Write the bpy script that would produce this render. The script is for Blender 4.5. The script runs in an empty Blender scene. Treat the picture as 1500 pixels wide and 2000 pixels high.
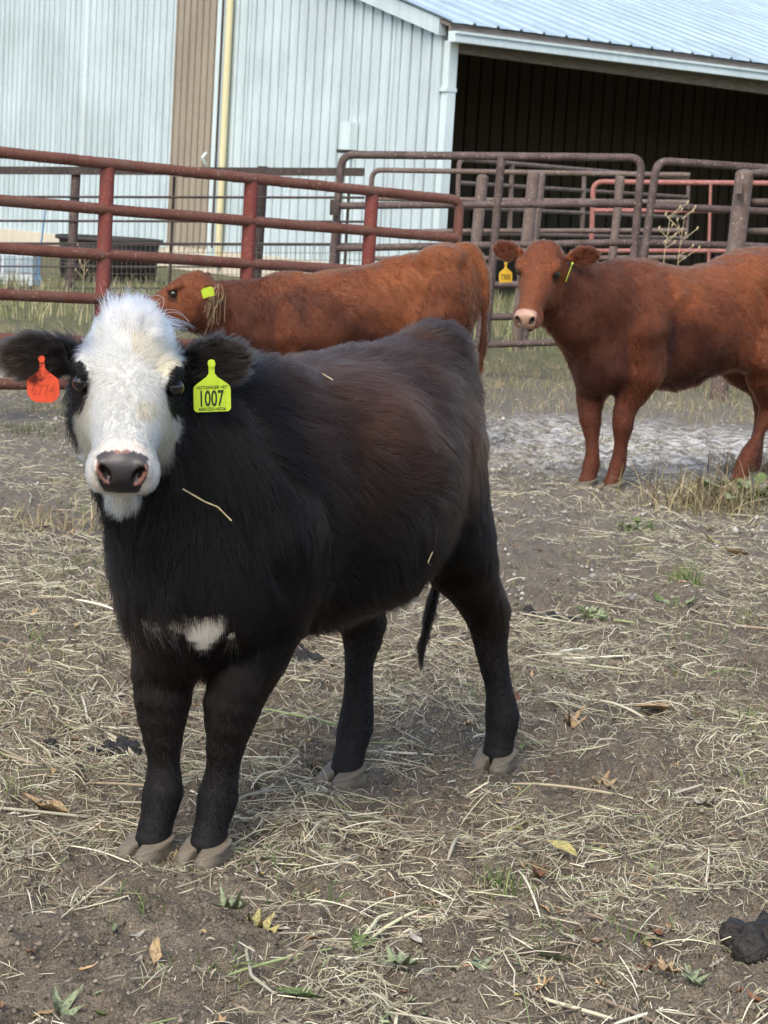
import bpy, math, random
import numpy as np
from mathutils import Vector, Matrix, kdtree
DEV = ''
random.seed(7); rng = np.random.default_rng(7)
scn = bpy.context.scene
COL = scn.collection
# ------------------------------------------------------------------ camera
FPX, CAMH, YH, ROLL = 4000.0, 1.34, 390.0, 0.061
PITCH = math.atan((1000 - YH) / FPX)
def _rx(a): c, s = math.cos(a), math.sin(a); return np.array([[1, 0, 0], [0, c, -s], [0, s, c]])
def _rz(a): c, s = math.cos(a), math.sin(a); return np.array([[c, -s, 0], [s, c, 0], [0, 0, 1]])
RC = _rx(math.pi / 2 - PITCH) @ _rz(ROLL)
CC = np.array([0, 0, CAMH])
def at(x, y, Y):
    """survey helper: the point seen at photo position x,y that lies Y metres out from the camera"""
    r = RC @ np.array([(x - 750) / FPX, -(y - 1000) / FPX, -1.0]); return CC + r * (Y / r[1])
def gnd(x, y, z=0.0):
    r = RC @ np.array([(x - 750) / FPX, -(y - 1000) / FPX, -1.0]); return CC + r * ((z - CAMH) / r[2])
cam = bpy.data.cameras.new('camera'); camo = bpy.data.objects.new('camera', cam); COL.objects.link(camo)
cam.sensor_fit = 'HORIZONTAL'; cam.sensor_width = 36; cam.lens = FPX / 1500 * 36
cam.clip_start = 0.1; cam.clip_end = 2000
m4 = Matrix.Identity(4)
for i in range(3):
    for j in range(3): m4[i][j] = RC[i, j]
m4.translation = Vector(CC); camo.matrix_world = m4
cam.dof.use_dof = True; cam.dof.focus_distance = 4.0; cam.dof.aperture_fstop = 26
scn.camera = camo
# ------------------------------------------------------------------ sky, sun, exposure
SUN_EL, SUN_AZ = math.radians(48), math.radians(200)
w = bpy.data.worlds.new('World'); scn.world = w; w.use_nodes = True
nt = w.node_tree; bg = nt.nodes['Background']
sky = nt.nodes.new('ShaderNodeTexSky'); sky.sky_type = 'NISHITA'; sky.sun_disc = False
sky.sun_elevation = SUN_EL; sky.sun_rotation = SUN_AZ; sky.air_density = 1.0; sky.dust_density = 2.5; sky.ozone_density = 1.0
nt.links.new(sky.outputs[0], bg.inputs[0]); bg.inputs[1].default_value = 0.15
sun = bpy.data.lights.new('sun', 'SUN'); suno = bpy.data.objects.new('sun', sun); COL.objects.link(suno)
sun.energy = 1.4; sun.angle = math.radians(50); sun.color = (1, .88, .70)
sd = Vector((math.sin(SUN_AZ) * math.cos(SUN_EL), math.cos(SUN_AZ) * math.cos(SUN_EL), math.sin(SUN_EL)))
suno.rotation_euler = sd.to_track_quat('Z', 'Y').to_euler(); suno.location = (0, 0, 30)
scn.view_settings.view_transform = 'Standard'; scn.view_settings.look = 'None'
scn.view_settings.exposure = 1.0; scn.view_settings.gamma = 1
scn.render.engine = 'CYCLES'
scn.cycles.max_bounces = 12; scn.cycles.diffuse_bounces = 3; scn.cycles.glossy_bounces = 2; scn.cycles.transmission_bounces = 11
scn.cycles.use_adaptive_sampling = True; scn.cycles.adaptive_threshold = 0.03
scn.cycles.use_denoising = True
scn.cycles_curves.shape = 'RIBBONS'; scn.cycles_curves.subdivisions = 1

# ------------------------------------------------------------------ helpers
def tag(o, label=None, cat=None, group=None, kind=None):
    if label: o['label'] = label
    if cat: o['category'] = cat
    if group: o['group'] = group
    if kind: o['kind'] = kind
    return o
def link(name, data, parent=None, mat=None):
    o = bpy.data.objects.new(name, data); COL.objects.link(o)
    if parent is not None: o.parent = parent
    if mat is not None and data is not None: data.materials.append(mat)
    return o
def empty(name, loc=(0, 0, 0), rz=0.0):
    o = bpy.data.objects.new(name, None); COL.objects.link(o); o.location = loc; o.rotation_euler = (0, 0, rz); o.empty_display_size = .1
    return o
def mesh_np(name, V, Fc, smooth=True):
    """V (n,3), Fc (m,k) equal-size polygons"""
    V = np.ascontiguousarray(V, dtype=np.float32); Fc = np.ascontiguousarray(Fc, dtype=np.int32)
    me = bpy.data.meshes.new(name); n, k = Fc.shape
    me.vertices.add(len(V)); me.vertices.foreach_set('co', V.ravel())
    me.loops.add(n * k); me.loops.foreach_set('vertex_index', Fc.ravel())
    me.polygons.add(n); me.polygons.foreach_set('loop_start', np.arange(n, dtype=np.int32) * k)
    me.update(calc_edges=True); me.validate()
    if smooth: me.polygons.foreach_set('use_smooth', np.ones(len(me.polygons), dtype=bool))
    return me
def mesh_py(name, V, Fc, smooth=False):
    me = bpy.data.meshes.new(name); me.from_pydata([tuple(v) for v in V], [], [tuple(f) for f in Fc]); me.update()
    if smooth: me.polygons.foreach_set('use_smooth', np.ones(len(me.polygons), dtype=bool))
    return me
def vcol(me, C, name='tint', A=None):
    a = me.attributes.new(name, 'FLOAT_COLOR', 'POINT')
    C4 = np.ones((len(C), 4), np.float32); C4[:, :3] = C
    if A is not None: C4[:, 3] = A
    a.data.foreach_set('color', C4.ravel())
class MB:
    """collects boxes, tubes and sheets into one mesh"""
    def __init__(s): s.V = []; s.F = []
    def add(s, V, Fc):
        b = len(s.V); s.V += [tuple(v) for v in V]; s.F += [tuple(i + b for i in f) for f in Fc]
    def hexa(s, c8):
        s.add(c8, [(0, 3, 2, 1), (4, 5, 6, 7), (0, 1, 5, 4), (1, 2, 6, 5), (2, 3, 7, 6), (3, 0, 4, 7)])
    def box(s, o, ax, ay, az):
        o, ax, ay, az = map(np.asarray, (o, ax, ay, az))
        s.hexa([o, o + ax, o + ax + ay, o + ay, o + az, o + ax + az, o + ax + ay + az, o + ay + az])
    def tube(s, P, R, n=12, cap=True):
        P = [np.asarray(p, float) for p in P]
        if np.isscalar(R): R = [R] * len(P)
        V = []; up = np.array([0, 0, 1.0]); prev = None
        for i, p in enumerate(P):
            t = (P[min(i + 1, len(P) - 1)] - P[max(i - 1, 0)]); t /= np.linalg.norm(t) + 1e-9
            if prev is None:
                a = np.cross(t, up) if abs(t[2]) < .9 else np.cross(t, [1, 0, 0])
            else: a = prev - t * (prev @ t)
            a /= np.linalg.norm(a); prev = a; b = np.cross(t, a)
            for k in range(n):
                an = 2 * math.pi * k / n; V.append(p + R[i] * (a * math.cos(an) + b * math.sin(an)))
        Fc = []
        for i in range(len(P) - 1):
            for k in range(n):
                k2 = (k + 1) % n; Fc.append((i * n + k, i * n + k2, (i + 1) * n + k2, (i + 1) * n + k))
        if cap: Fc.append(tuple(range(n - 1, -1, -1))); Fc.append(tuple(range((len(P) - 1) * n, len(P) * n)))
        s.add(V, Fc)
    def obj(s, name, mat, parent=None, smooth=True):
        me = mesh_py(name, s.V, s.F, smooth); o = link(name, me, parent, mat)
        if smooth:
            try: me.set_sharp_from_angle(angle=math.radians(40))
            except Exception: pass
        return o
def bend(P, r, n=5):
    """polyline with rounded corners of radius r"""
    P = [np.asarray(p, float) for p in P]; out = [P[0]]
    for i in range(1, len(P) - 1):
        a, b, c = P[i - 1], P[i], P[i + 1]
        u = (a - b) / np.linalg.norm(a - b); v = (c - b) / np.linalg.norm(c - b)
        for k in range(n + 1):
            t = k / n; out.append((1 - t) ** 2 * (b + u * r) + 2 * t * (1 - t) * b + t * t * (b + v * r))
    out.append(P[-1]); return out
# value noise
_perm = np.random.default_rng(3).random((64, 64, 64)).astype(np.float32)
def vnoise(P, f=1.0, off=0.0):
    P = np.asarray(P, dtype=np.float64) * f + off + 1000.0
    I = np.floor(P).astype(np.int64); t = P - I; t = t * t * (3 - 2 * t); I &= 63; J = (I + 1) & 63
    x, y, z = t[:, 0], t[:, 1], t[:, 2]
    def g(a, b, c): return _perm[a, b, c]
    c00 = g(I[:, 0], I[:, 1], I[:, 2]) * (1 - x) + g(J[:, 0], I[:, 1], I[:, 2]) * x
    c10 = g(I[:, 0], J[:, 1], I[:, 2]) * (1 - x) + g(J[:, 0], J[:, 1], I[:, 2]) * x
    c01 = g(I[:, 0], I[:, 1], J[:, 2]) * (1 - x) + g(J[:, 0], I[:, 1], J[:, 2]) * x
    c11 = g(I[:, 0], J[:, 1], J[:, 2]) * (1 - x) + g(J[:, 0], J[:, 1], J[:, 2]) * x
    return (c00 * (1 - y) + c10 * y) * (1 - z) + (c01 * (1 - y) + c11 * y) * z
def fbm(P, f, o=4, off=0.0):
    s = 0; a = .5; n = 0
    for i in range(o): s = s + a * vnoise(P, f * 2 ** i, off + 17.3 * i); n += a; a *= .5
    return s / n
# ------------------------------------------------------------------ materials
def mat(name):
    m = bpy.data.materials.new(name); m.use_nodes = True
    return m, m.node_tree.nodes, m.node_tree.links, m.node_tree.nodes['Principled BSDF']
def N(ns, t, **kw):
    n = ns.new(t)
    for k, v in kw.items():
        if hasattr(n, k): setattr(n, k, v)
        else: n.inputs[k.replace('_', ' ')].default_value = v
    return n
def ramp(ns, pts):
    r = ns.new('ShaderNodeValToRGB'); e = r.color_ramp.elements
    while len(e) < len(pts): e.new(.5)
    for i, (p, c) in enumerate(pts):
        e[i].position = p; e[i].color = (*c, 1) if len(c) == 3 else c
    return r
def noisy(name, c1, c2, scale=8, rough=.7, metal=0.0, bump=0.0, bscale=60, c3=None, detail=6, stretch=(1, 1, 1), lo=.35, hi=.65):
    m, ns, L, b = mat(name)
    tc = ns.new('ShaderNodeTexCoord'); mp = ns.new('ShaderNodeMapping'); mp.inputs['Scale'].default_value = stretch
    L.new(tc.outputs['Object'], mp.inputs[0])
    n = N(ns, 'ShaderNodeTexNoise', Scale=scale, Detail=detail, Roughness=.65); L.new(mp.outputs[0], n.inputs['Vector'])
    pts = [(lo, c1), (hi, c2)] if c3 is None else [(lo, c1), ((lo + hi) / 2, c2), (hi, c3)]
    r = ramp(ns, pts); L.new(n.outputs['Fac'], r.inputs[0]); L.new(r.outputs[0], b.inputs['Base Color'])
    b.inputs['Roughness'].default_value = rough; b.inputs['Metallic'].default_value = metal
    if bump:
        n2 = N(ns, 'ShaderNodeTexNoise', Scale=bscale, Detail=4.0); L.new(mp.outputs[0], n2.inputs['Vector'])
        bp = N(ns, 'ShaderNodeBump', Strength=bump, Distance=.01); L.new(n2.outputs['Fac'], bp.inputs['Height']); L.new(bp.outputs[0], b.inputs['Normal'])
    return m
def attr_mat(name, rough=.6, attr='tint', hair=False):
    m, ns, L, b = mat(name)
    a = ns.new('ShaderNodeAttribute'); a.attribute_name = attr
    if hair:
        hb = ns.new('ShaderNodeBsdfHairPrincipled'); hb.model = 'CHIANG'; hb.parametrization = 'COLOR'
        hb.inputs['Roughness'].default_value = rough; hb.inputs['Radial Roughness'].default_value = .5
        hb.inputs['Coat'].default_value = 0; hb.inputs['IOR'].default_value = 1.3; hb.inputs['Random Roughness'].default_value = .2
        L.new(a.outputs['Color'], hb.inputs['Color']); L.new(hb.outputs[0], ns['Material Output'].inputs[0])
    else:
        L.new(a.outputs['Color'], b.inputs['Base Color']); b.inputs['Roughness'].default_value = rough
        b.inputs['Specular IOR Level'].default_value = .3
    return m
M_FUR = attr_mat('fur_strands', .35, hair=True)
M_SKIN = attr_mat('hide', .7)
_n = M_SKIN.node_tree.nodes; _a = [n for n in _n if n.type == 'ATTRIBUTE'][0]; M_SKIN.node_tree.links.new(_a.outputs['Alpha'], _n['Principled BSDF'].inputs['Roughness'])
_t = _n.new('ShaderNodeTexVoronoi'); _t.inputs['Scale'].default_value = 260; _c = _n.new('ShaderNodeTexCoord'); M_SKIN.node_tree.links.new(_c.outputs['Object'], _t.inputs['Vector']); _b = _n.new('ShaderNodeBump'); _b.inputs['Strength'].default_value = .10; _b.inputs['Distance'].default_value = .002; M_SKIN.node_tree.links.new(_t.outputs['Distance'], _b.inputs['Height']); M_SKIN.node_tree.links.new(_b.outputs[0], _n['Principled BSDF'].inputs['Normal'])
M_STRAW = attr_mat('straw', .6)
M_LEAF = attr_mat('leaf', .55)

# ------------------------------------------------------------------ implicit bodies
def smin(a, b, k):
    h = np.clip(.5 + .5 * (b - a) / k, 0, 1); return b + (a - b) * h - k * h * (1 - h)
def smax(a, b, k): return -smin(-a, -b, k)
def cone(P, a, b, ra, rb):
    a = np.asarray(a, float); b = np.asarray(b, float); ab = b - a
    t = np.clip(((P - a) @ ab) / (ab @ ab), 0, 1)
    return np.linalg.norm(P - a - t[:, None] * ab, axis=1) - (ra + (rb - ra) * t)
def ell(P, c, r):
    q = (P - np.asarray(c, float)); r = np.asarray(r, float)
    k0 = np.linalg.norm(q / r, axis=1); k1 = np.linalg.norm(q / (r * r), axis=1) + 1e-9
    return k0 * (k0 - 1) / k1
def loft(P, tab, e=2.2):
    """tab rows: x, top z, bottom z, half width; closed with rounded ends"""
    T = np.asarray(tab, float); x = P[:, 0]; xc = np.clip(x, T[0, 0], T[-1, 0])
    def ip(c):  # smooth interpolation
        i = np.clip(np.searchsorted(T[:, 0], xc) - 1, 0, len(T) - 2); t = (xc - T[i, 0]) / (T[i + 1, 0] - T[i, 0])
        m = np.gradient(T[:, c], T[:, 0]); h = T[i + 1, 0] - T[i, 0]
        return ((2 * t**3 - 3 * t**2 + 1) * T[i, c] + (t**3 - 2 * t**2 + t) * h * m[i] + (-2 * t**3 + 3 * t**2) * T[i + 1, c] + (t**3 - t**2) * h * m[i + 1])
    top, bot, hw = ip(1), ip(2), ip(3); c = (top + bot) / 2; h = (top - bot) / 2
    g = (np.abs(P[:, 1] / hw) ** e + np.abs((P[:, 2] - c) / h) ** e) ** (1 / e)
    d = (g - 1) * np.minimum(hw, h)
    return np.where(np.abs(x - xc) > 0, np.hypot(np.maximum(d, 0), np.abs(x - xc)), d)
def sdf_mesh(fn, lo, hi, h, B=6):
    lo = np.asarray(lo, float); n = np.ceil((np.asarray(hi) - lo) / h / B).astype(int); nb = n
    ci = np.stack(np.meshgrid(*[np.arange(k) for k in nb], indexing='ij'), -1).reshape(-1, 3)
    cc = lo + (ci * B + (B - 1) / 2) * h; dc = fn(cc)
    D = np.repeat(np.repeat(np.repeat(dc.reshape(nb), B, 0), B, 1), B, 2).astype(np.float32)
    act = ci[np.abs(dc) < B * h * 1.6]
    off = np.stack(np.meshgrid(*[np.arange(B)] * 3, indexing='ij'), -1).reshape(-1, 3)
    gi = (act[:, None] * B + off[None]).reshape(-1, 3)
    for s in range(0, len(gi), 400000):
        g = gi[s:s + 400000]; D[g[:, 0], g[:, 1], g[:, 2]] = fn(lo + g * h)
    S = D < 0; nx, ny, nz = D.shape
    cs = sum(S[a:nx - 1 + a, b:ny - 1 + b, c:nz - 1 + c].astype(np.int8) for a in (0, 1) for b in (0, 1) for c in (0, 1))
    A = np.argwhere((cs > 0) & (cs < 8)); idx = np.full((nx - 1, ny - 1, nz - 1), -1, np.int32); idx[A[:, 0], A[:, 1], A[:, 2]] = np.arange(len(A))
    cor = [(a, b, c) for a in (0, 1) for b in (0, 1) for c in (0, 1)]
    val = {c: D[A[:, 0] + c[0], A[:, 1] + c[1], A[:, 2] + c[2]] for c in cor}
    acc = np.zeros((len(A), 3)); cnt = np.zeros(len(A))
    for c in cor:
        for ax in range(3):
            if c[ax] == 0:
                d = list(c); d[ax] = 1; va, vb = val[c], val[tuple(d)]; x = (va < 0) != (vb < 0)
                t = np.where(x, va / np.where(x, va - vb, 1), 0); p = np.array(c, float)[None].repeat(len(A), 0); p[:, ax] += t
                acc[x] += p[x]; cnt[x] += 1
    V = lo + (A + acc / cnt[:, None]) * h; Q = []
    for ax in range(3):
        u, v = (ax + 1) % 3, (ax + 2) % 3
        sl0 = [slice(1, -1)] * 3; sl0[ax] = slice(0, -1); sl1 = [slice(1, -1)] * 3; sl1[ax] = slice(1, None)
        s0 = S[tuple(sl0)]; s1 = S[tuple(sl1)]
        for sgn in (0, 1):
            E = np.argwhere((s0 & ~s1) if sgn == 0 else (~s0 & s1)); off3 = np.ones(3, int); off3[ax] = 0; E = E + off3
            def ce(du, dv):
                k = E.copy(); k[:, u] -= du; k[:, v] -= dv; return idx[k[:, 0], k[:, 1], k[:, 2]]
            q = np.stack([ce(1, 1), ce(0, 1), ce(0, 0), ce(1, 0)], 1)
            Q.append(q if sgn == 0 else q[:, ::-1])
    Q = np.concatenate(Q); Q = Q[(Q >= 0).all(1)]
    for _ in range(2):  # light smoothing
        s = np.zeros_like(V); k = np.zeros(len(V))
        for a in range(4):
            b = (a + 1) % 4; np.add.at(s, Q[:, a], V[Q[:, b]]); np.add.at(s, Q[:, b], V[Q[:, a]]); np.add.at(k, Q[:, a], 1); np.add.at(k, Q[:, b], 1)
        V = .5 * V + .5 * s / np.maximum(k, 1)[:, None]
    return V, Q
def vnormals(V, Q):
    n = np.cross(V[Q[:, 2]] - V[Q[:, 0]], V[Q[:, 3]] - V[Q[:, 1]]); s = np.zeros_like(V)
    for a in range(4): np.add.at(s, Q[:, a], n)
    return s / (np.linalg.norm(s, axis=1, keepdims=True) + 1e-12)
def fur(name, V, Q, parent, count, dens, flow, length, color, rad, lift=.35, clump=.5, npt=5, seed=1, jitter=.25, clumpn=24, material=None):
    r = np.random.default_rng(seed); VN = vnormals(V, Q)
    T = np.concatenate([Q[:, [0, 1, 2]], Q[:, [0, 2, 3]]]); cen = V[T].mean(1)
    ar = np.linalg.norm(np.cross(V[T[:, 1]] - V[T[:, 0]], V[T[:, 2]] - V[T[:, 0]]), axis=1) * dens(cen)
    ti = r.choice(len(T), count, p=ar / ar.sum()); b = r.random((count, 2)); fl = b.sum(1) > 1; b[fl] = 1 - b[fl]
    w3 = np.stack([1 - b.sum(1), b[:, 0], b[:, 1]], 1)[:, :, None]
    P = (V[T[ti]] * w3).sum(1); Nn = (VN[T[ti]] * w3).sum(1); Nn /= np.linalg.norm(Nn, axis=1, keepdims=True) + 1e-9
    D = flow(P, Nn); D = D - Nn * (D * Nn).sum(1, keepdims=True); D /= np.linalg.norm(D, axis=1, keepdims=True) + 1e-9
    D = D + jitter * r.normal(size=D.shape); D -= Nn * (D * Nn).sum(1, keepdims=True); D /= np.linalg.norm(D, axis=1, keepdims=True) + 1e-9
    Ln = length(P, Nn) * r.uniform(.65, 1.25, count); lf = lift(P) if callable(lift) else np.full(count, lift)
    lf = lf * r.uniform(.5, 1.5, count)
    t = np.linspace(0, 1, npt)
    nz = t[None] * (1.1 - .55 * t[None])
    X = P[:, None] + Ln[:, None, None] * (D[:, None] * t[None, :, None] + Nn[:, None] * (lf[:, None] * nz)[:, :, None])
    X[:, 0] -= Nn * .002
    X[:, :, 2] -= (Ln[:, None] * .12 * t[None] ** 2)
    if clump > 0:
        K = max(8, count // clumpn); g = r.choice(count, K, replace=False); kd = kdtree.KDTree(K)
        for i, k in enumerate(g): kd.insert(P[k], i)
        kd.balance(); near = np.array([kd.find(p)[1] for p in P])
        G = X[g[near]]; rel = np.linalg.norm(G[:, 0] - P, axis=1)
        cw = clump * np.clip(1.6 - rel / (Ln * .9 + 1e-6), 0, 1) * r.uniform(.5, 1, count)
        scale = (Ln / np.maximum(np.linalg.norm(G[:, -1] - G[:, 0], axis=1), 1e-6))[:, None, None]
        GT = G[:, :1] + (G - G[:, :1]) * np.minimum(scale, 1.4)
        X = X + (GT - X) * (cw[:, None] * t[None] ** .9)[:, :, None]
    hc = bpy.data.hair_curves.new(name); hc.add_curves([npt] * count)
    hc.attributes['position'].data.foreach_set('vector', X.astype(np.float32).ravel())
    ra = hc.attributes.get('radius') or hc.attributes.new('radius', 'FLOAT', 'POINT')
    rr = (rad(P) if callable(rad) else np.full(count, rad))[:, None] * (1 - .75 * t[None] ** 1.5)
    ra.data.foreach_set('value', rr.astype(np.float32).ravel())
    C = color(P, r); a = hc.attributes.new('tint', 'FLOAT_COLOR', 'CURVE'); C4 = np.ones((count, 4), np.float32); C4[:, :3] = np.clip(C, 0.001, .97)
    a.data.foreach_set('color', C4.ravel())
    return link(name, hc, parent, material or M_FUR)

# ------------------------------------------------------------------ cattle
HEAD_TAB = [(-.035, -.05, -.12, .045), (-.01, -.014, -.155, .068), (.03, .002, -.178, .083), (.08, .006, -.194, .090), (.13, .002, -.2, .090), (.175, -.006, -.195, .081), (.22, -.014, -.18, .070),
            (.27, -.02, -.158, .058), (.32, -.022, -.142, .051), (.36, -.024, -.134, .050), (.392, -.032, -.126, .047), (.412, -.05, -.11, .038), (.42, -.066, -.095, .028)]
EYE = (.148, .0855, -.046)
def nostril(ya):
    n = ya - np.array([.418, .030, -.056]); c, s = math.cos(.55), math.sin(.55)
    m = np.stack([n[:, 0], n[:, 1] * c - n[:, 2] * s, n[:, 1] * s + n[:, 2] * c], 1)
    return ell(m, (0, 0, 0), (.020, .0085, .0195))
def head_sdf(q, ears, poll=0.0):
    qq = q.copy(); qq[:, 1] /= 1 - .42 * np.clip((-.085 - q[:, 2]) / .06, 0, 1) * np.clip((q[:, 0] - .22) / .08, 0, 1); d = loft(qq, HEAD_TAB, 2.35)
    ys = q * np.array([1, 1, 1.0]); ya = q.copy(); ya[:, 1] = np.abs(ya[:, 1])
    if poll: d = smin(d, ell(q, (.008, 0, -.035), (.055, .05, .046)), .03)   # poll
    d = smin(d, ell(ya, (.12, .047, -.135), (.10, .030, .055)), .03)      # jaw muscle
    d = smin(d, ell(ya, (.128, .078, -.022), (.042, .022, .020)), .018)   # brow
    d = smin(d, ell(ya, (.366, .037, -.092), (.046, .027, .034)), .02)    # upper lips
    d = smin(d, ell(q, (.335, 0, -.148), (.050, .020, .026)), .018)       # chin
    d = smin(d, ell(q, (.398, 0, -.068), (.024, .040, .034)), .015)       # nose pad
    d = smin(d, ell(ya, (.398, .035, -.052), (.026, .016, .018)), .012)   # nostril wings
    d = smax(d, -nostril(ya), .005)
    d = smax(d, -ell(q, (.40, 0, -.1285), (.075, .075, .0035)), .004)     # mouth
    ye = ya - np.array(EYE); d = smax(d, -(np.linalg.norm(ye * np.array([.75, 1, 1.1]), axis=1) - .0165), .006)
    d = smin(d, np.abs(np.linalg.norm(ye * np.array([.72, 1, 1.1]), axis=1) - .0195) - .0022 + 0 * d, .006) if False else d
    for (c, ax, nrm, L, W) in ears:
        ax = np.array(ax, float); ax /= np.linalg.norm(ax); nrm = np.array(nrm, float); nrm -= ax * (nrm @ ax); nrm /= np.linalg.norm(nrm); b = np.cross(nrm, ax)
        l = (q - np.array(c)) @ np.stack([ax, b, nrm], 1)
        taper = 1 - .35 * np.clip(-l[:, 0] / L, 0, 1); l2 = l.copy(); l2[:, 1] /= taper
        l2[:, 2] -= 5.5 * l2[:, 1] ** 2 + 1.0 * l2[:, 0] ** 2
        e = ell(l2, (0, 0, 0), (L, W, .015))
        d = smin(d, e, .018)
    return d
def ear_frames(ears):
    for (c, ax, nrm, L, W) in ears:
        ax = np.array(ax, float); ax /= np.linalg.norm(ax); yield np.array(c), ax, L, W
def hoof_mesh(name, toe=1.0):
    def f(P):
        d = None
        for s in (-1, 1):
            a = cone(P, (-.018, s * .023, .050), (.046 * toe, s * .0225, .006), .0265, .0175)
            b = cone(P, (-.030, s * .022, .012), (.030 * toe, s * .0235, .008), .022, .0225)
            e = smin(a, b, .012); d = e if d is None else np.minimum(d, e)
        d = smax(d, -(P[:, 2] + .004), .003); d = smax(d, P[:, 2] + .25 * P[:, 0] - .044, .004)
        return smax(d, -(np.abs(P[:, 1]) - .0022 - .004 * np.clip(P[:, 0] / .04, 0, 1)), .003)
    V, Q = sdf_mesh(f, (-.08, -.07, -.02), (.1, .07, .09), .0035); return mesh_np(name, V, Q)
M_HOOF = noisy('hoof_horn', (.05, .042, .03), (.15, .125, .09), 22, .55, bump=.4, bscale=120, stretch=(1, 1, 4), c3=(.10, .085, .062))
def eye_material():
    m, ns, L, b = mat('eye'); b.inputs['Base Color'].default_value = (.008, .006, .006, 1); b.inputs['Roughness'].default_value = .06
    b.inputs['Coat Weight'].default_value = .6; return m
M_EYE = eye_material()
def resample(ch, k=2):
    A = np.array([p[:4] for p in ch], float); n = len(A); out = []
    for i in range(n - 1):
        p0, p1, p2, p3 = A[max(i - 1, 0)], A[i], A[i + 1], A[min(i + 2, n - 1)]
        for j in range(k):
            t = j / k; out.append(tuple(.5 * (2 * p1 + (p2 - p0) * t + (2 * p0 - 5 * p1 + 4 * p2 - p3) * t * t + (-p0 + 3 * p1 - 3 * p2 + p3) * t ** 3)))
    out.append(tuple(ch[-1])); return out
def make_cow(name, label, root, rz, trunk, legs, neck, headO, hdir, alpha, hs, ears, res, extra, colorf, lenf, count, rad, tail, lift=.4, clump=.55, group=None, toe=1.0, flow_extra=None, npt=5, kleg=.07, clumpn=24, hx=1.0, hy=1.0, uneven=.02, poll=0.0, eyein=.001):
    legs = [resample(ch) for ch in legs]
    ro = empty(name, (root[0], root[1], 0), rz); tag(ro, label, 'calf' if name == 'calf' else 'heifer', group)
    c, s = math.cos(rz), math.sin(rz); RL = np.array([[c, -s, 0], [s, c, 0], [0, 0, 1]])   # local -> world
    def toL(p): return RL.T @ (np.asarray(p, float) - np.array([root[0], root[1], 0]))
    h = np.array([hdir[0], hdir[1], 0.0]); h /= np.linalg.norm(h); z = np.array([0, 0, 1.0])
    X = math.cos(alpha) * h - math.sin(alpha) * z; Z = math.sin(alpha) * h + math.cos(alpha) * z; Y = np.cross(Z, X)
    A = RL.T @ np.stack([X, Y, Z], 1); O = toL(headO)
    HS = np.array([hs * hx, hs * hy, hs])
    def toH(P): return (P - O) @ A / HS
    def fromH(q): return O + A @ (np.asarray(q, float) * HS)
    def dtrunk(P):
        d = loft(P, trunk, 2.3)
        for e in extra: d = smin(d, ell(P, e[0], e[1]), e[2])
        return d
    def dneck(P):
        d = None
        for a, b, ra, rb in neck:
            a = fromH(a[1:]) if a[0] == 'h' else np.array(a[1:]); b = fromH(b[1:]) if b[0] == 'h' else np.array(b[1:])
            e = cone(P, a, b, ra, rb); d = e if d is None else smin(d, e, .06)
        return d
    def dlegs(P):
        D = None
        for ch in legs:
            C = np.array([p[:4] for p in ch]); near = ((P > C[:, :3].min(0) - .30) & (P < C[:, :3].max(0) + .30)).all(1); d = np.full(len(P), .25); Pn = P[near]; dn = None
            if near.any():
                for a, b in zip(ch[:-1], ch[1:]):
                    e = cone(Pn, a[:3], b[:3], a[3], b[3]); dn = e if dn is None else smin(dn, e, .004)
                d[near] = dn
            D = d if D is None else smin(D, d, .012)
        return D
    def dtail(P):
        d = None
        for a, b in zip(tail[:-1], tail[1:]):
            e = cone(P, a[:3], b[:3], a[3], b[3]); d = e if d is None else np.minimum(d, e)
        return d
    def fn(P):
        d = smin(dtrunk(P), dneck(P), .09); d = smin(d, dlegs(P), kleg); d = smin(d, dtail(P), .02)
        near = np.linalg.norm(P - fromH((.18, 0, -.08)), axis=1) < .45 * hs
        if near.any():
            dh = np.full(len(P), 9.0); dh[near] = head_sdf(toH(P[near]), ears, poll) * hs
            d[near] = smin(d[near], dh[near], .045)
            away = dh > .03
        else: away = np.ones(len(P), bool)
        body = np.abs(d) < .08
        if body.any(): d[body] += uneven * (fbm(P[body], 7.0, 2, 44) - .5) * np.where(away[body], 1, 0)
            # keep the carved openings crisp
        return d
    pts = [np.array(p[:3]) for ch in legs for p in ch] + [np.array([r[0], sg * r[3], zz]) for r in trunk for sg in (-1, 1) for zz in (r[1], r[2])] + [fromH(q) for q in ((-.1, .3, .1), (-.1, -.3, .1), (.45, .1, .1), (.45, -.1, -.2))] + [np.array(p[:3]) for p in tail]
    lo = np.min(pts, 0) - .07; hi = np.max(pts, 0) + .07; lo[2] = -.02
    V, Q = sdf_mesh(fn, lo, hi, res)
    me = mesh_np('body', V, Q); body = link('body', me, ro, M_SKIN)
    _rc = [None, None]
    def regions(P):
        if _rc[0] is P: return _rc[1]
        q = toH(P); near = np.linalg.norm(P - fromH((.18, 0, -.08)), axis=1) < .45 * hs
        dh = np.full(len(P), 9.0); dh[near] = head_sdf(q[near], ears, poll) * hs
        dt, dn, dl = dtrunk(P), dneck(P), dlegs(P)
        de = np.full(len(P), 9.0)
        for cc, ax, L, W in ear_frames(ears):
            l = (q - cc) ; along = l @ ax; de = np.minimum(de, np.linalg.norm(l, axis=1) - L * .95 + np.where(along < -L * .6, 9, 0))
        head = dh < np.minimum(dt, np.minimum(dn, dl)) + .004
        ear = head & (de < 0.012) & (np.abs(q[:, 1]) > .10)
        leg = (dl < np.minimum(dt, dn) - .005) & ~head
        tl = dtail(P) < np.minimum(np.minimum(dt, dl), dn) - .004
        _rc[0] = P; _rc[1] = dict(q=q, head=head, ear=ear, leg=leg, tail=tl, dt=dt, dn=dn, dl=dl, dh=dh); return _rc[1]
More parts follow.
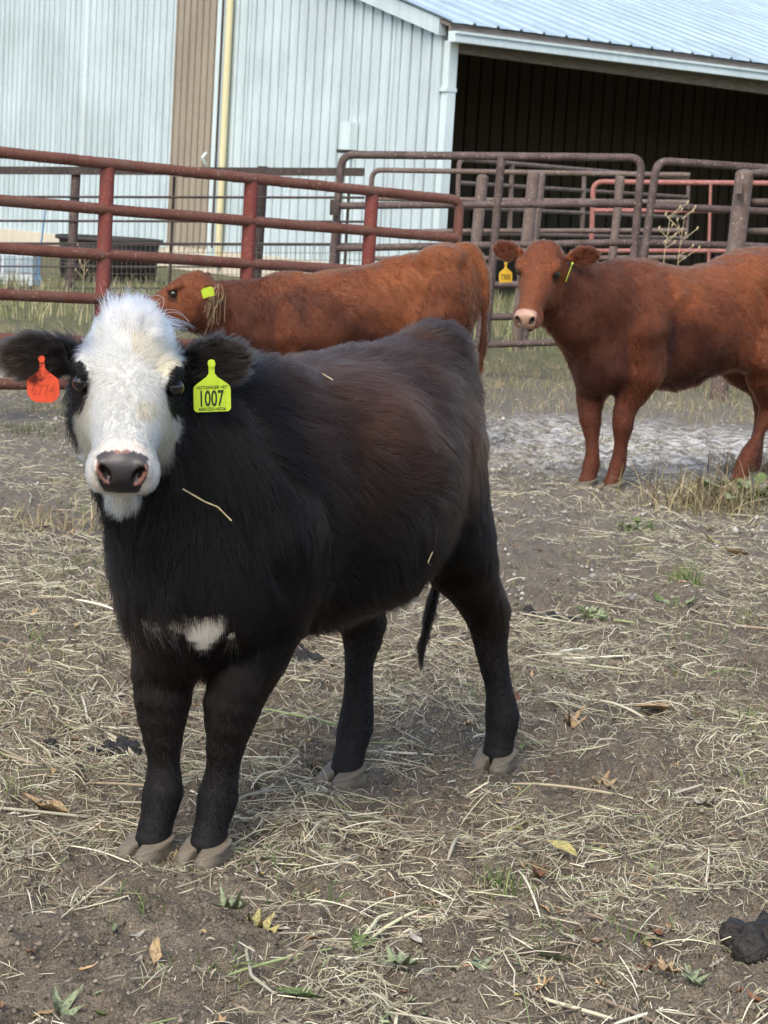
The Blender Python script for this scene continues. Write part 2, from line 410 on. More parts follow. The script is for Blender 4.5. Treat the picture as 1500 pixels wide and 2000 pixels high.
    def flow(P, Nn):
        g = regions(P); D = np.zeros_like(P); D[:] = (-.75, 0, -.45)
        D[:, 2] -= .5 * np.clip((.75 - P[:, 2]) / .3, 0, 1)
        sw = np.stack([fbm(P, 5.0, 2, 3), fbm(P, 5.0, 2, 40), fbm(P, 5.0, 2, 77)], 1) - .5
        D += 1.8 * sw
        nk = g['dn'] < g['dt']; D[nk] = np.array((-.35, 0, -.85)) + 1.4 * sw[nk]
        D[g['leg']] = np.array((-.15, 0, -1.0)) + .5 * sw[g['leg']]; D[g['tail']] = (0, 0, -1)
        hd = g['head'] & ~g['ear']
        if hd.any():
            q = g['q'][hd]; r = q - np.array([.165, 0, 0]); r[:, 2] = -.02 - .3 * np.abs(r[:, 1]) ; r[:, 0] *= 1.3
            D[hd] = (r / (np.linalg.norm(r, axis=1, keepdims=True) + .01)) @ A.T + .5 * sw[hd]
        if g['ear'].any():
            q = g['q'][g['ear']]; dd = np.zeros_like(q); dd[:, 1] = np.sign(q[:, 1]); dd[:, 0] = 1.6 * np.clip((q[:, 0] - .06) / .05, -1, 1) + .3; D[g['ear']] = dd @ A.T + .8 * sw[g['ear']]
        if flow_extra: D = flow_extra(P, g, D, A)
        return D
    def col(P, r): return colorf(P, regions(P), r, toL)
    gv = regions(V); vcol(me, np.clip(colorf(V, gv, np.random.default_rng(2), toL, True), 0, .9), A=np.where(gv['head'] & nosepad(gv['q']), .28, .75))
    def length(P, Nn): return lenf(P, regions(P))
    def dens(P):
        g = regions(P); d = np.ones(len(P)); d[g['head']] = 2.2; d[g['ear']] = 3.0; d[g['leg']] = 2.6
        pad = g['head'] & nosepad(g['q']); d[pad] = 0.0
        ey = np.abs(g['q']) ; ey = np.linalg.norm(np.stack([g['q'][:, 0] - EYE[0], np.abs(g['q'][:, 1]) - EYE[1], g['q'][:, 2] - EYE[2]], 1), axis=1); d[ey < .024] = 0
        d[P[:, 2] < .055] = 0
        return d
    if 'nofur' not in DEV:
        fo = fur('fur', V, Q, ro, count, dens, flow, length, col, rad, lift=lambda P: lift * np.where(regions(P)['leg'], .5, 1.0), clump=clump, npt=npt, seed=len(name) + count, clumpn=clumpn); fo['kind'] = 'stuff'
    for sgn in (-1, 1):
        pe = fromH((EYE[0], sgn * (EYE[1] - eyein), EYE[2])); Ve, Qe = sdf_mesh(lambda P: np.linalg.norm(P, axis=1) - .0185 * hs, (-.03,) * 3, (.03,) * 3, .003)
        e = link('eye', mesh_np('eye', Ve, Qe), ro, M_EYE); e.location = pe
    hm = hoof_mesh('hoof', toe); hm.materials.append(M_HOOF)
    for ch in legs:
        o = link('hoof', hm, ro); f = ch[-1]; o.location = (f[0] + .014, f[1], -.006); o.rotation_euler = (0, 0, f[4] if len(f) > 4 else 0)
        o.scale = (hs * 1.0,) * 3
    return ro, fromH, A, toL, regions
def nosepad(q):
    return (q[:, 0] > .352) & (q[:, 2] < -.027) & (q[:, 2] > -.104) & (np.abs(q[:, 1]) < .046 - .35 * np.clip(-.06 - q[:, 2], 0, .1)) & (q[:, 0] > .385 - .35 * np.clip(q[:, 2] + .06, -.1, .03)) & (q[:,0] > .378)

def mixc(a, b, t): return a * (1 - t[:, None]) + b * t[:, None]
# ---- the black calf with the white face
CALF_RZ = math.radians(-121); CALF_AT = (-.138, 4.380)
MARKS = []
def calf_color(P, g, r, toL, skin=False):
    q = g['q']; n = len(P); C = np.zeros((n, 3)); C[:] = (.0038, .0034, .0036)
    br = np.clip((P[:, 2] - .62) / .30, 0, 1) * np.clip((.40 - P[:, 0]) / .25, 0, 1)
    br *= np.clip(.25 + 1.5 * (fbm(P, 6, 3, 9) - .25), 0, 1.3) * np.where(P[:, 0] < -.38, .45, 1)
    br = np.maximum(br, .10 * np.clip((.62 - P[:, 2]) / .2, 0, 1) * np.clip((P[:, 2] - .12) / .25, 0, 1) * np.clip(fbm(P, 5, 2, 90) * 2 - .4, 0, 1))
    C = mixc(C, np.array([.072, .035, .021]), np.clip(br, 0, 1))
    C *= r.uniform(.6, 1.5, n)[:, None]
    hd = g['head']; x, y, zz = q[:, 0], np.abs(q[:, 1]), q[:, 2]
    wob = .03 * (fbm(P, 25, 2, 5) - .5)
    ww = np.interp(x, [-.06, -.02, .03, .08, .13, .18, .22, .28, .45], [.062, .074, .084, .092, .098, .13, .2, .2, .2]) + wob
    white = hd & ~g['ear'] & (y < ww) & (zz > np.interp(x, [-.06, 0, .08, .125, .145, .16], [-.09, -.075, -.07, -.085, -.2, -.5]))
    ep = ((x - .158) / .045) ** 2 + ((y - .091) / .024) ** 2 + ((zz + .05) / .055) ** 2 + wob * 6 < 1
    ep |= (hd & (x > .12) & (x < .155) & (y > .083) & (zz < -.02))
    white &= ~ep
    W = np.array([.47, .475, .45]); C[white] = W * r.uniform(.62, 1.12, (white.sum(), 1))
    pl = white & (x < .07); C[pl] *= np.interp(x[pl], [.02, .07], [1.55, 1.0])[:, None]
    dirty = white & ((fbm(P, 12, 2, 55) > .62) | ((x > .19) & (x < .27) & (y > .06))); C[dirty] *= np.array([.93, .86, .70])
    ch = white & (zz < -.122) & (x > .25); C[ch] *= np.array([.9, .8, .68])
    er_ = g['ear']; C[er_] = mixc(np.repeat(np.array([[.010, .008, .007]]), er_.sum(), 0), np.array([.026, .019, .014]), np.clip((np.abs(q[er_, 1]) - .15) / .07 + fbm(P[er_], 30, 2, 4) - .5, 0, 1)) * r.uniform(.6, 1.4, (er_.sum(), 1))
    if skin:      # where the white brisket marks sit on the hide
        MARKS.clear()
        for c, rd in (((398, 1245), .038), ((286, 1238), .009)):
            a = toL(CC); b = toL(at(c[0], c[1], 4.0)) - a; b /= np.linalg.norm(b); t = (P - a) @ b; dd = np.linalg.norm(P - a - t[:, None] * b, axis=1)
            k = np.where(dd < .012)[0]; MARKS.append((P[k[np.argmin(t[k])]], rd))
    for pc, rd in MARKS:
        d = np.linalg.norm((P - pc) * np.array([.8, .85, 1.2]), axis=1) + .09 * (fbm(P, 40, 2) - .5)
        C[d < rd] = np.array([.72, .68, .60])
    if skin:
        pad = hd & nosepad(q); C[hd & (x > .35) & ~pad & white] = (.58, .52, .46); sp = fbm(P, 60, 2, 8)
        pc = mixc(np.full((n, 3), (.018, .017, .018)), np.array([.055, .05, .052]), np.clip((zz + .075) / .04, 0, 1)); C[pad] = pc[pad]
        pink = pad & (((zz > -.0275 + .010 * (sp - .5)) & (x < .40)) | ((nostril(np.stack([x, y, zz], 1)) < .0042) & (y > .026 + .55 * (zz + .056)))); C[pink] = (.24, .115, .095)
        C[(nostril(np.stack([x, y, zz], 1)) < .0012) & (y < .038 + .55 * (zz + .056)) & hd] = (.012, .008, .008)
    return C
def calf_len(P, g):
    q = g['q']; L = .036 + .028 * fbm(P, 4, 2, 21); L = np.where(P[:, 2] < .5, L * .95, L)
    L = np.where(g['leg'], np.interp(P[:, 2], [.05, .28, .40, .55], [.006, .008, .020, .04]), L)
    hd = g['head'] & ~g['ear']; L = np.where(hd, np.interp(q[:, 0], [-.05, .02, .09, .2, .28, .36], [.05, .046, .034, .024, .016, .010]), L)
    L = np.where(hd & (np.abs(q[:, 1]) > .07) & (q[:, 0] > .1), .02, L); L = np.where(hd & (q[:, 2] < -.135) & (q[:, 0] > .2), .042, L)
    ed = np.linalg.norm(np.stack([q[:, 0] - EYE[0], np.abs(q[:, 1]) - EYE[1], q[:, 2] - EYE[2]], 1), axis=1); L = np.where(hd & (ed < .05), .008, L)
    for pc, rd in MARKS: L = np.where(np.linalg.norm(P - pc, axis=1) < rd * 1.5, .020, L)
    L = np.where(g['ear'], .026, L); return np.where(g['tail'] & (P[:, 2] < .5), .028, L)
def calf_flow(P, g, D, A):
    q = g['q']; m = g['head'] & ~g['ear'] & (q[:, 0] < .045)       # poll tuft stands up, messy
    up = np.zeros((m.sum(), 3)); up[:, 0] = -1.0; up[:, 2] = .5; up[:, 1] = 5 * q[m, 1] + 2.2 * (fbm(P[m], 30, 2, 61) - .5); D[m] = up @ A.T
    return D
calf_trunk = [(-.565, .90, .72, .04), (-.54, .965, .64, .075), (-.49, 1.01, .60, .10), (-.40, 1.022, .56, .135), (-.28, 1.012, .51, .188), (-.12, .995, .455, .248), (.05, .985, .43, .25), (.18, .982, .435, .215),
              (.30, .978, .465, .198), (.40, .955, .475, .165), (.48, .90, .475, .13), (.54, .82, .50, .095), (.575, .74, .54, .05)]
def chain(*p): return list(p)
calf_legs = [
    chain((.36, .115, .68, .105), (.335, .115, .515, .075), (.385, .082, .37, .062), (.400, .070, .285, .047), (.396, .060, .19, .0285), (.399, .055, .125, .037), (.414, .053, .075, .033), (.424, .052, .035, .0385, .05)),
    chain((.38, -.115, .68, .105), (.375, -.108, .515, .073), (.442, -.068, .37, .060), (.453, -.060, .285, .046), (.448, -.056, .19, .028), (.451, -.054, .125, .036), (.467, -.053, .075, .032), (.478, -.053, .035, .0375, -.05)),
    chain((-.36, .07, .78, .115), (-.40, .095, .60, .10), (-.52, .105, .45, .058), (-.585, .112, .38, .051), (-.600, .124, .29, .033), (-.615, .145, .19, .030), (-.622, .158, .125, .037), (-.608, .163, .075, .033), (-.598, .163, .035, .038, .1)),
    chain((-.34, -.07, .76, .115), (-.23, -.09, .58, .105), (-.265, -.075, .44, .070), (-.295, -.060, .37, .055), (-.285, -.052, .29, .036), (-.272, -.046, .19, .031), (-.264, -.042, .125, .037), (-.246, -.041, .075, .033), (-.235, -.041, .035, .038, -.1))]
calf_neck = [(('l', .36, 0, .72), ('h', .06, 0, -.15), .185, .10), (('l', .43, 0, .57), ('h', .14, 0, -.18), .145, .065)]
calf_ears = [((.012, .158, -.078), (-.12, 1, .05), (.95, -.25, .45), .068, .050), ((.028, -.166, -.078), (.02, -1, .0), (.85, .25, .55), .078, .048)]
calf_tail = [(-.565, 0, .93, .033), (-.60, 0, .80, .02), (-.60, -.005, .60, .015), (-.565, -.02, .42, .012), (-.54, -.022, .34, .011), (-.53, -.03, .27, .008), (-.535, -.028, .24, .005)]
calf_poll = at(258, 628, 3.84)
if 'nocalf' not in DEV:
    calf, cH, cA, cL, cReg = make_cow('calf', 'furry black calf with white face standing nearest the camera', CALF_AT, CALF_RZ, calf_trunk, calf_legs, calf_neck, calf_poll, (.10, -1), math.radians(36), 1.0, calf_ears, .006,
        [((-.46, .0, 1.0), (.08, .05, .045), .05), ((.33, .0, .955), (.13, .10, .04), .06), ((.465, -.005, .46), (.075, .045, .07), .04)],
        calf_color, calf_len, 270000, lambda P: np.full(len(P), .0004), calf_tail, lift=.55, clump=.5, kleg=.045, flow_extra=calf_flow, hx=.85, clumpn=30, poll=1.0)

    # forelock: long loose white locks on the poll
    rr = np.random.default_rng(11); bm = calf.children[0].data; Vb = np.empty(len(bm.vertices) * 3, np.float32); bm.vertices.foreach_get('co', Vb); Vb = Vb.reshape(-1, 3)
    Nb = np.empty(len(bm.vertices) * 3, np.float32); bm.vertices.foreach_get('normal', Nb); Nb = Nb.reshape(-1, 3)
    gq = cReg(Vb); q = gq['q']; cand = np.where(gq['head'] & ~gq['ear'] & (q[:, 0] < .06) & (q[:, 0] > -.03) & (np.abs(q[:, 1]) < .04) & (q[:, 2] > -.05))[0]
    locks = []; radii = []; cols = []
    for k in range(120):
        c0 = rr.choice(cand); base = Vb[c0]; qy = q[c0, 1]
        d = cA @ np.array([-.85 + rr.normal() * .3, 3 * qy + rr.normal() * .3, .40 + rr.normal() * .3]); d /= np.linalg.norm(d)
        if qy > .02 and rr.random() < .3: d = cA @ np.array([-.25, 1.0, .35]); d /= np.linalg.norm(d)
        L = rr.uniform(.022, .046) * (1.5 if rr.random() < .12 else 1); cur = cA @ np.array([rr.normal() * .6, rr.normal() * .6, rr.normal() * .5]); cb = rr.uniform(.82, 1.05)
        for m in range(rr.integers(40, 80)):
            p0 = Vb[rr.choice(cand)] * .12 + base * .88 + rr.normal(size=3) * .0055; l = L * rr.uniform(.6, 1.05); spread = rr.normal(size=3) * .45
            t = np.linspace(0, 1, 6)[:, None]; pts = p0 + l * (t * d + t * t * (cur * .5 + np.array([0, 0, -.15])) + t * (1 - t) * spread)
            locks.append(pts); cols.append(cb * rr.uniform(.9, 1.05) * np.array([.92, .88, .80]))
    X = np.array(locks, np.float32); hc = bpy.data.hair_curves.new('forelock'); hc.add_curves([6] * len(X)); hc.attributes['position'].data.foreach_set('vector', X.ravel())
    ra = hc.attributes.get('radius') or hc.attributes.new('radius', 'FLOAT', 'POINT'); ra.data.foreach_set('value', np.tile(np.array([.0004, .0004, .0004, .00035, .0003, .00012], np.float32), len(X)))
    a = hc.attributes.new('tint', 'FLOAT_COLOR', 'CURVE'); C4 = np.ones((len(X), 4), np.float32); C4[:, :3] = np.array(cols); a.data.foreach_set('color', C4.ravel())
    link('forelock', hc, calf, M_FUR)['kind'] = 'stuff'
# ---- the two red heifers
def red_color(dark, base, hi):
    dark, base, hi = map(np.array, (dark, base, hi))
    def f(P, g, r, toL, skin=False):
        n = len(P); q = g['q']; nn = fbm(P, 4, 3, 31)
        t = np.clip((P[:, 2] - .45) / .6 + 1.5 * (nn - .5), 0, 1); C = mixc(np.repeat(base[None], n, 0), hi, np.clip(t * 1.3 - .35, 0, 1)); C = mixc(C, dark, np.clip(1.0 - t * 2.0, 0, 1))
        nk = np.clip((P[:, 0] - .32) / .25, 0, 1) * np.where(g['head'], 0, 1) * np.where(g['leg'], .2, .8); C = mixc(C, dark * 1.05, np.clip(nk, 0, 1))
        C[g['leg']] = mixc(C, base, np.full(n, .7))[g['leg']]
        hd = g['head']; C[hd] = (hi * .45 + base * .55); C[g['ear']] = base * .8
        ring = hd & ((q[:, 0] > .385)) ; C[ring] = (.20, .085, .045)
        C[hd & (np.linalg.norm(np.stack([q[:, 0] - EYE[0] - .012, np.abs(q[:, 1]) - EYE[1], q[:, 2] - EYE[2] + .006], 1), axis=1) < .028)] *= .35
        C *= r.uniform(.7, 1.3, n)[:, None]
        if skin:
            x, y, zz = q[:, 0], np.abs(q[:, 1]), q[:, 2]; C[hd & nosepad(q)] = (.34, .21, .155)
            C[(nostril(np.stack([x, y, zz], 1)) < .002) & hd] = (.03, .015, .012)
        return C
    return f
def red_len(P, g):
    q = g['q']; L = .020 + .020 * fbm(P, 4, 2, 21); L = np.where(g['leg'], np.interp(P[:, 2], [.05, .35, .6], [.008, .010, .02]), L)
    hd = g['head'] & ~g['ear']; L = np.where(hd, np.interp(q[:, 0], [-.05, .05, .2, .36], [.03, .018, .010, .004]), L); L = np.where(g['ear'], .018, L)
    return np.where(g['tail'] & (P[:, 2] < .5), .06, L)
if 'nored' not in DEV:
    tr = [(-.72, 1.0, .82, .06), (-.68, 1.11, .72, .13), (-.60, 1.19, .66, .185), (-.48, 1.215, .62, .22), (-.30, 1.18, .62, .22), (-.10, 1.125, .565, .235), (.10, 1.095, .53, .24), (.28, 1.095, .525, .225), (.42, 1.10, .515, .195), (.54, 1.08, .49, .16), (.63, 1.02, .49, .125), (.70, .93, .54, .09), (.735, .86, .60, .05)]
    lg = [chain((.46, .14, .78, .115), (.42, .135, .58, .085), (.465, .085, .39, .054), (.468, .075, .33, .050), (.460, .062, .22, .029), (.458, .054, .125, .036), (.472, .05, .07, .032), (.480, .05, .035, .037)),
          chain((.52, -.14, .78, .115), (.50, -.13, .58, .085), (.55, -.075, .39, .053), (.552, -.065, .33, .049), (.546, -.056, .22, .029), (.546, -.052, .125, .036), (.560, -.05, .07, .032), (.570, -.05, .035, .037)),
          chain((-.50, .11, .92, .16), (-.38, .16, .68, .125), (-.45, .13, .48, .066), (-.485, .12, .41, .050), (-.44, .12, .30, .033), (-.36, .12, .18, .030), (-.325, .12, .11, .038), (-.31, .12, .07, .032), (-.30, .12, .035, .037)),
          chain((-.50, -.11, .92, .16), (-.45, -.15, .68, .125), (-.62, -.12, .50, .066), (-.66, -.11, .42, .048), (-.66, -.11, .30, .040), (-.655, -.11, .19, .036), (-.65, -.11, .115, .038), (-.635, -.11, .07, .032), (-.625, -.11, .035, .037))]
    nk = [(('l', .50, 0, .87), ('h', .06, 0, -.15), .195, .105), (('l', .56, 0, .70), ('h', .15, 0, -.18), .155, .07)]
    er = [((-.0, .165, -.075), (-.12, 1, .05), (.9, -.3, .5), .075, .046), ((.0, -.165, -.075), (-.12, -1, .05), (.9, .3, .5), .075, .046)]
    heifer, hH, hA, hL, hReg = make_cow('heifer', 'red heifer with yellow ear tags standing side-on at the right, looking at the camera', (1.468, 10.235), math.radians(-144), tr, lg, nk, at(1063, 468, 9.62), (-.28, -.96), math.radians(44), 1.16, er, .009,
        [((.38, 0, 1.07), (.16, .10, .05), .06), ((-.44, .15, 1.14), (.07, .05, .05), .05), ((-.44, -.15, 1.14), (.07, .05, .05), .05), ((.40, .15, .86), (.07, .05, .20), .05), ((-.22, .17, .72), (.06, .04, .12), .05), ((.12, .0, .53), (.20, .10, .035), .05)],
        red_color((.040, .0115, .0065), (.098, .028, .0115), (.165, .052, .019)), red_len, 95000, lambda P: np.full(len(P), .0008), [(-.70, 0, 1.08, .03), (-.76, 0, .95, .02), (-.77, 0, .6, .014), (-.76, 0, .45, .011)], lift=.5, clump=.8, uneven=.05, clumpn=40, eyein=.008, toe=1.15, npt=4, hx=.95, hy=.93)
    tr = [(-.645, .93, .74, .06), (-.605, 1.04, .64, .13), (-.53, 1.10, .57, .175), (-.42, 1.10, .53, .205), (-.28, 1.05, .49, .225), (-.10, .995, .455, .245), (.08, .955, .43, .25), (.22, .93, .42, .235), (.34, .915, .41, .205), (.44, .885, .40, .175), (.52, .83, .41, .14), (.575, .76, .45, .10), (.605, .70, .51, .055)]
    lg = [chain((.36, s * .12, .68, .11), (.34 + o, s * .12, .50, .084), (.395 + o, s * .078, .345, .056), (.40 + o, s * .07, .285, .05), (.40 + o, s * .06, .20, .035), (.405 + o, s * .054, .115, .037), (.418 + o, s * .052, .07, .040), (.426 + o, s * .052, .035, .037)) for s, o in ((1, 0), (-1, .08))]
    lg += [chain((-.44, s * .10, .84, .15), (-.40 + o, s * .14, .62, .12), (-.54 + o, s * .12, .46, .066), (-.59 + o, s * .11, .39, .05), (-.59 + o, s * .11, .28, .042), (-.585 + o, s * .11, .19, .037), (-.58 + o, s * .11, .115, .039), (-.565 + o, s * .11, .07, .041), (-.555 + o, s * .11, .035, .037)) for s, o in ((1, 0), (-1, .10))]
    nk = [(('l', .40, 0, .68), ('h', .07, 0, -.13), .19, .105), (('l', .44, 0, .56), ('h', .14, 0, -.17), .15, .075)]
    er = [((-.015, .105, -.115), (-.45, .45, -.75), (.2, 1, .2), .062, .036), ((-.02, -.15, -.08), (-.3, -1, .05), (.9, .3, .5), .07, .045)]
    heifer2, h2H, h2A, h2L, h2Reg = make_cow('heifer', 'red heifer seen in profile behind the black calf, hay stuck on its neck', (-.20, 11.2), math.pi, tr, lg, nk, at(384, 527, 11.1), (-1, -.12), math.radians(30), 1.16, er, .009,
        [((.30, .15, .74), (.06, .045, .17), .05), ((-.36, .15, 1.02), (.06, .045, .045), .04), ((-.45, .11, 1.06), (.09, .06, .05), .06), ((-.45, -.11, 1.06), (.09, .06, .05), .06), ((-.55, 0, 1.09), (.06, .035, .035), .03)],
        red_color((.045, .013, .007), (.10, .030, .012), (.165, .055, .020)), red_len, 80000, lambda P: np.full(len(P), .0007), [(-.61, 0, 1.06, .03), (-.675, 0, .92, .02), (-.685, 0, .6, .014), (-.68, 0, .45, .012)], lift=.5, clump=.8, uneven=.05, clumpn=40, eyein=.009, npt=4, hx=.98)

# ------------------------------------------------------------------ ear tags, hay on the animals
def plain(name, c, rough=.5):
    return noisy(name, tuple(v * .68 for v in c), c, 28, rough + .12, lo=.25, hi=.5)
M_TAGY = plain('tag_lime', (.44, .60, .035), .4); M_TAGO = plain('tag_orange', (.58, .065, .022), .4); M_TAGG = plain('tag_yellow', (.60, .38, .03), .4)
M_INK = plain('ink', (.012, .03, .008), .5); M_INKO = plain('ink_faded', (.42, .045, .015), .6)
def local_of(root, M): return (Matrix.Translation(root.location) @ Matrix.Rotation(root.rotation_euler[2], 4, 'Z')).inverted() @ M
def ear_tag(root, label, mat_, top, X, Zu, size, cham, texts, ink):
    """top: world point where the tag hangs; X: world right of the tag, Zu: world up of the tag; texts: (string, height, centre z, width)"""
    X = Vector(X).normalized(); Zu = Vector(Zu); Zu = (Zu - X * Zu.dot(X)).normalized(); Yn = Zu.cross(X)
    M = Matrix((X.to_4d(), Yn.to_4d(), Zu.to_4d(), (0, 0, 0, 1))).transposed(); M.translation = Vector(top); M[3][3] = 1
    for i in range(3): M[3][i] = 0
    w, h = .034, .092
    half = [(.0055, .004), (.0055, -.020), (.010, -.027), (w - .006, -.040), (w - .001, -.045), (w, -.052), (w, -h + cham), (w - cham * .35, -h + cham * .35), (w - cham, -h)]
    if cham < .005: half = [(w - .012, -.038)] + half[4:]
    out = half + [(-x, z) for x, z in reversed(half)]; out = [(x * size, z * size) for x, z in out]; n = len(out); t = .0011
    V = [(x, -t + .08 * x * x / size, z) for x, z in out] + [(x, t + .08 * x * x / size, z) for x, z in out]
    Fc = [tuple(range(n - 1, -1, -1)), tuple(range(n, 2 * n))] + [(i, (i + 1) % n, n + (i + 1) % n, n + i) for i in range(n)]
    me = mesh_py('ear_tag', V, Fc); o = link('ear_tag', me, root, mat_); o['label'] = label; o.matrix_local = local_of(root, M)
    for i, (s, hh, zc, ww) in enumerate(texts):
        cu = bpy.data.curves.new('lettering', 'FONT'); cu.body = s; cu.align_x = 'CENTER'; cu.align_y = 'CENTER'; cu.size = 1; cu.extrude = 0; cu.offset = .018; cu.resolution_u = 3
        tmp = bpy.data.objects.new('lettering_source', cu); COL.objects.link(tmp); bpy.context.view_layer.update()
        me2 = bpy.data.meshes.new_from_object(tmp.evaluated_get(bpy.context.evaluated_depsgraph_get())); bpy.data.objects.remove(tmp)
        co = np.array([v.co for v in me2.vertices]); mn, mx = co.min(0), co.max(0); c = (mn + mx) / 2
        k = np.stack([(co[:, 0] - c[0]) / (mx[0] - mn[0]) * ww * size, np.full(len(co), -t - .0006), ((co[:, 1] - c[1]) / (mx[1] - mn[1]) * hh + zc) * size], 1); k[:, 1] += .08 * k[:, 0] ** 2 / size
        for v, p in zip(me2.vertices, k): v.co = p
        me2.materials.clear(); lo = link('lettering', me2, o, ink)
    if cham < .005: return o
    so = MB(); so.tube([(0, -.004, -.002 * size), (0, .004, -.002 * size)], .007 * size, 12); so.obj('tag_stud', mat_, o)
    return o
if 'nocalf' not in DEV:
    ear_tag(calf, 'lime yellow ear tag numbered 1007', M_TAGY, at(413, 708, 3.83), (1, .18, .08), (.18, -.10, 1), 1.03, .006, [('1007', .031, -.0665, .043), ('HOTZINGER VET', .0062, -.046, .056), ('660-221-4226', .0062, -.0865, .05)], M_INK)
    ear_tag(calf, 'orange ear tag with faded handwritten number', M_TAGO, at(82, 699, 3.83), (1, -.12, .05), (-.03, -.1, 1), .92, .018, [('6774', .024, -.066, .05)], M_INKO)
def skin_at(root, px, py, out=.02):
    """point just proud of an animal's hide where the line of sight through photo position px,py meets it"""
    me = root.children[0].data; V = np.empty(len(me.vertices) * 3, np.float32); me.vertices.foreach_get('co', V); V = V.reshape(-1, 3)
    c, s = math.cos(root.rotation_euler[2]), math.sin(root.rotation_euler[2]); W = np.stack([root.location[0] + c * V[:, 0] - s * V[:, 1], root.location[1] + s * V[:, 0] + c * V[:, 1], V[:, 2]], 1)
    b = at(px, py, 5.0) - CC; b /= np.linalg.norm(b); t = (W - CC) @ b; d = np.linalg.norm(W - CC - t[:, None] * b, axis=1); k = np.where(d < .02)[0]
    if not len(k): k = np.array([np.argmin(d)])
    p = CC + b * (t[k].min() - out); return np.array([c * (p[0] - root.location[0]) + s * (p[1] - root.location[1]), -s * (p[0] - root.location[0]) + c * (p[1] - root.location[1]), p[2]])
M_HAY = noisy('hay_stem', (.30, .24, .13), (.52, .44, .27), 50, .7)
def strand(name, pts, r, parent, mat_=None):
    mb = MB(); mb.tube(pts, r, 6); return mb.obj(name, mat_ or M_HAY, parent)
if 'nored' not in DEV:
    ear_tag(heifer, 'yellow ear tag numbered 7305', M_TAGG, at(988, 514, 9.66), (1, .35, .05), (-.05, 0, 1), .98, .008, [('7305', .026, -.066, .048)], M_INK)
    ear_tag(heifer, 'yellow ear tag seen edge-on', M_TAGY, at(1118, 514, 9.57), (.12, 1, .0), (.28, .0, 1), 1.0, .008, [], M_INK)
    ear_tag(heifer2, 'plain lime ear tag hanging from a drooping ear', M_TAGY, at(400, 549, 10.84), (1, .25, .35), (.40, 0, 1), .95, .004, [], M_INK)

# ------------------------------------------------------------------ ground
def gheight(P2):
    P = np.concatenate([P2, np.zeros((len(P2), 1))], 1); y = P2[:, 1]
    fade = np.clip(1.25 - y / 40, .25, 1)
    a = (fbm(P, 1.1, 2, 5) - .5) * .05 + (fbm(P, 7, 3, 12) - .5) * .062 * fade
    c = fbm(P, 26, 3, 33); a = a + (np.clip(c - .42, 0, 1) * .085 + (vnoise(P, 55, 8) - .5) * .014) * fade * np.clip(12 / np.maximum(y, 1), 0, 1)
    for f in HOOFPRINTS:
        d = np.linalg.norm(P2 - np.array(f), axis=1); w = np.exp(-(d / .10) ** 2); a = a * (1 - w)
    return a - .004
HOOFPRINTS = []
if 'nocalf' not in DEV:
    for ro in [o for o in COL.objects if o.name.startswith(('calf', 'heifer'))]:
        c, s = math.cos(ro.rotation_euler[2]), math.sin(ro.rotation_euler[2])
        for ch in ro.children:
            if ch.name.startswith('hoof'): HOOFPRINTS.append((ro.location[0] + c * ch.location[0] - s * ch.location[1], ro.location[1] + s * ch.location[0] + c * ch.location[1]))
def axis(fine0, fine1, step, lo, hi, g=1.06):
    v = list(np.arange(fine0, fine1, step)); d = step; x = v[-1]
    while x < hi: d *= g; x += d; v.append(x)
    d = step; x = fine0; pre = []
    while x > lo: d *= g; x -= d; pre.append(x)
    return np.array(pre[::-1] + v)
gx = axis(-1.15, 1.15, .014, -420, 420, 1.045); gy = axis(2.9, 5.8, .014, -120, 700, 1.022)
GX, GY = np.meshgrid(gx, gy, indexing='ij'); G2 = np.stack([GX.ravel(), GY.ravel()], 1); GZ = gheight(G2)
ni, nj = len(gx), len(gy); ii = (np.arange(ni - 1)[:, None] * nj + np.arange(nj - 1)[None]).ravel()
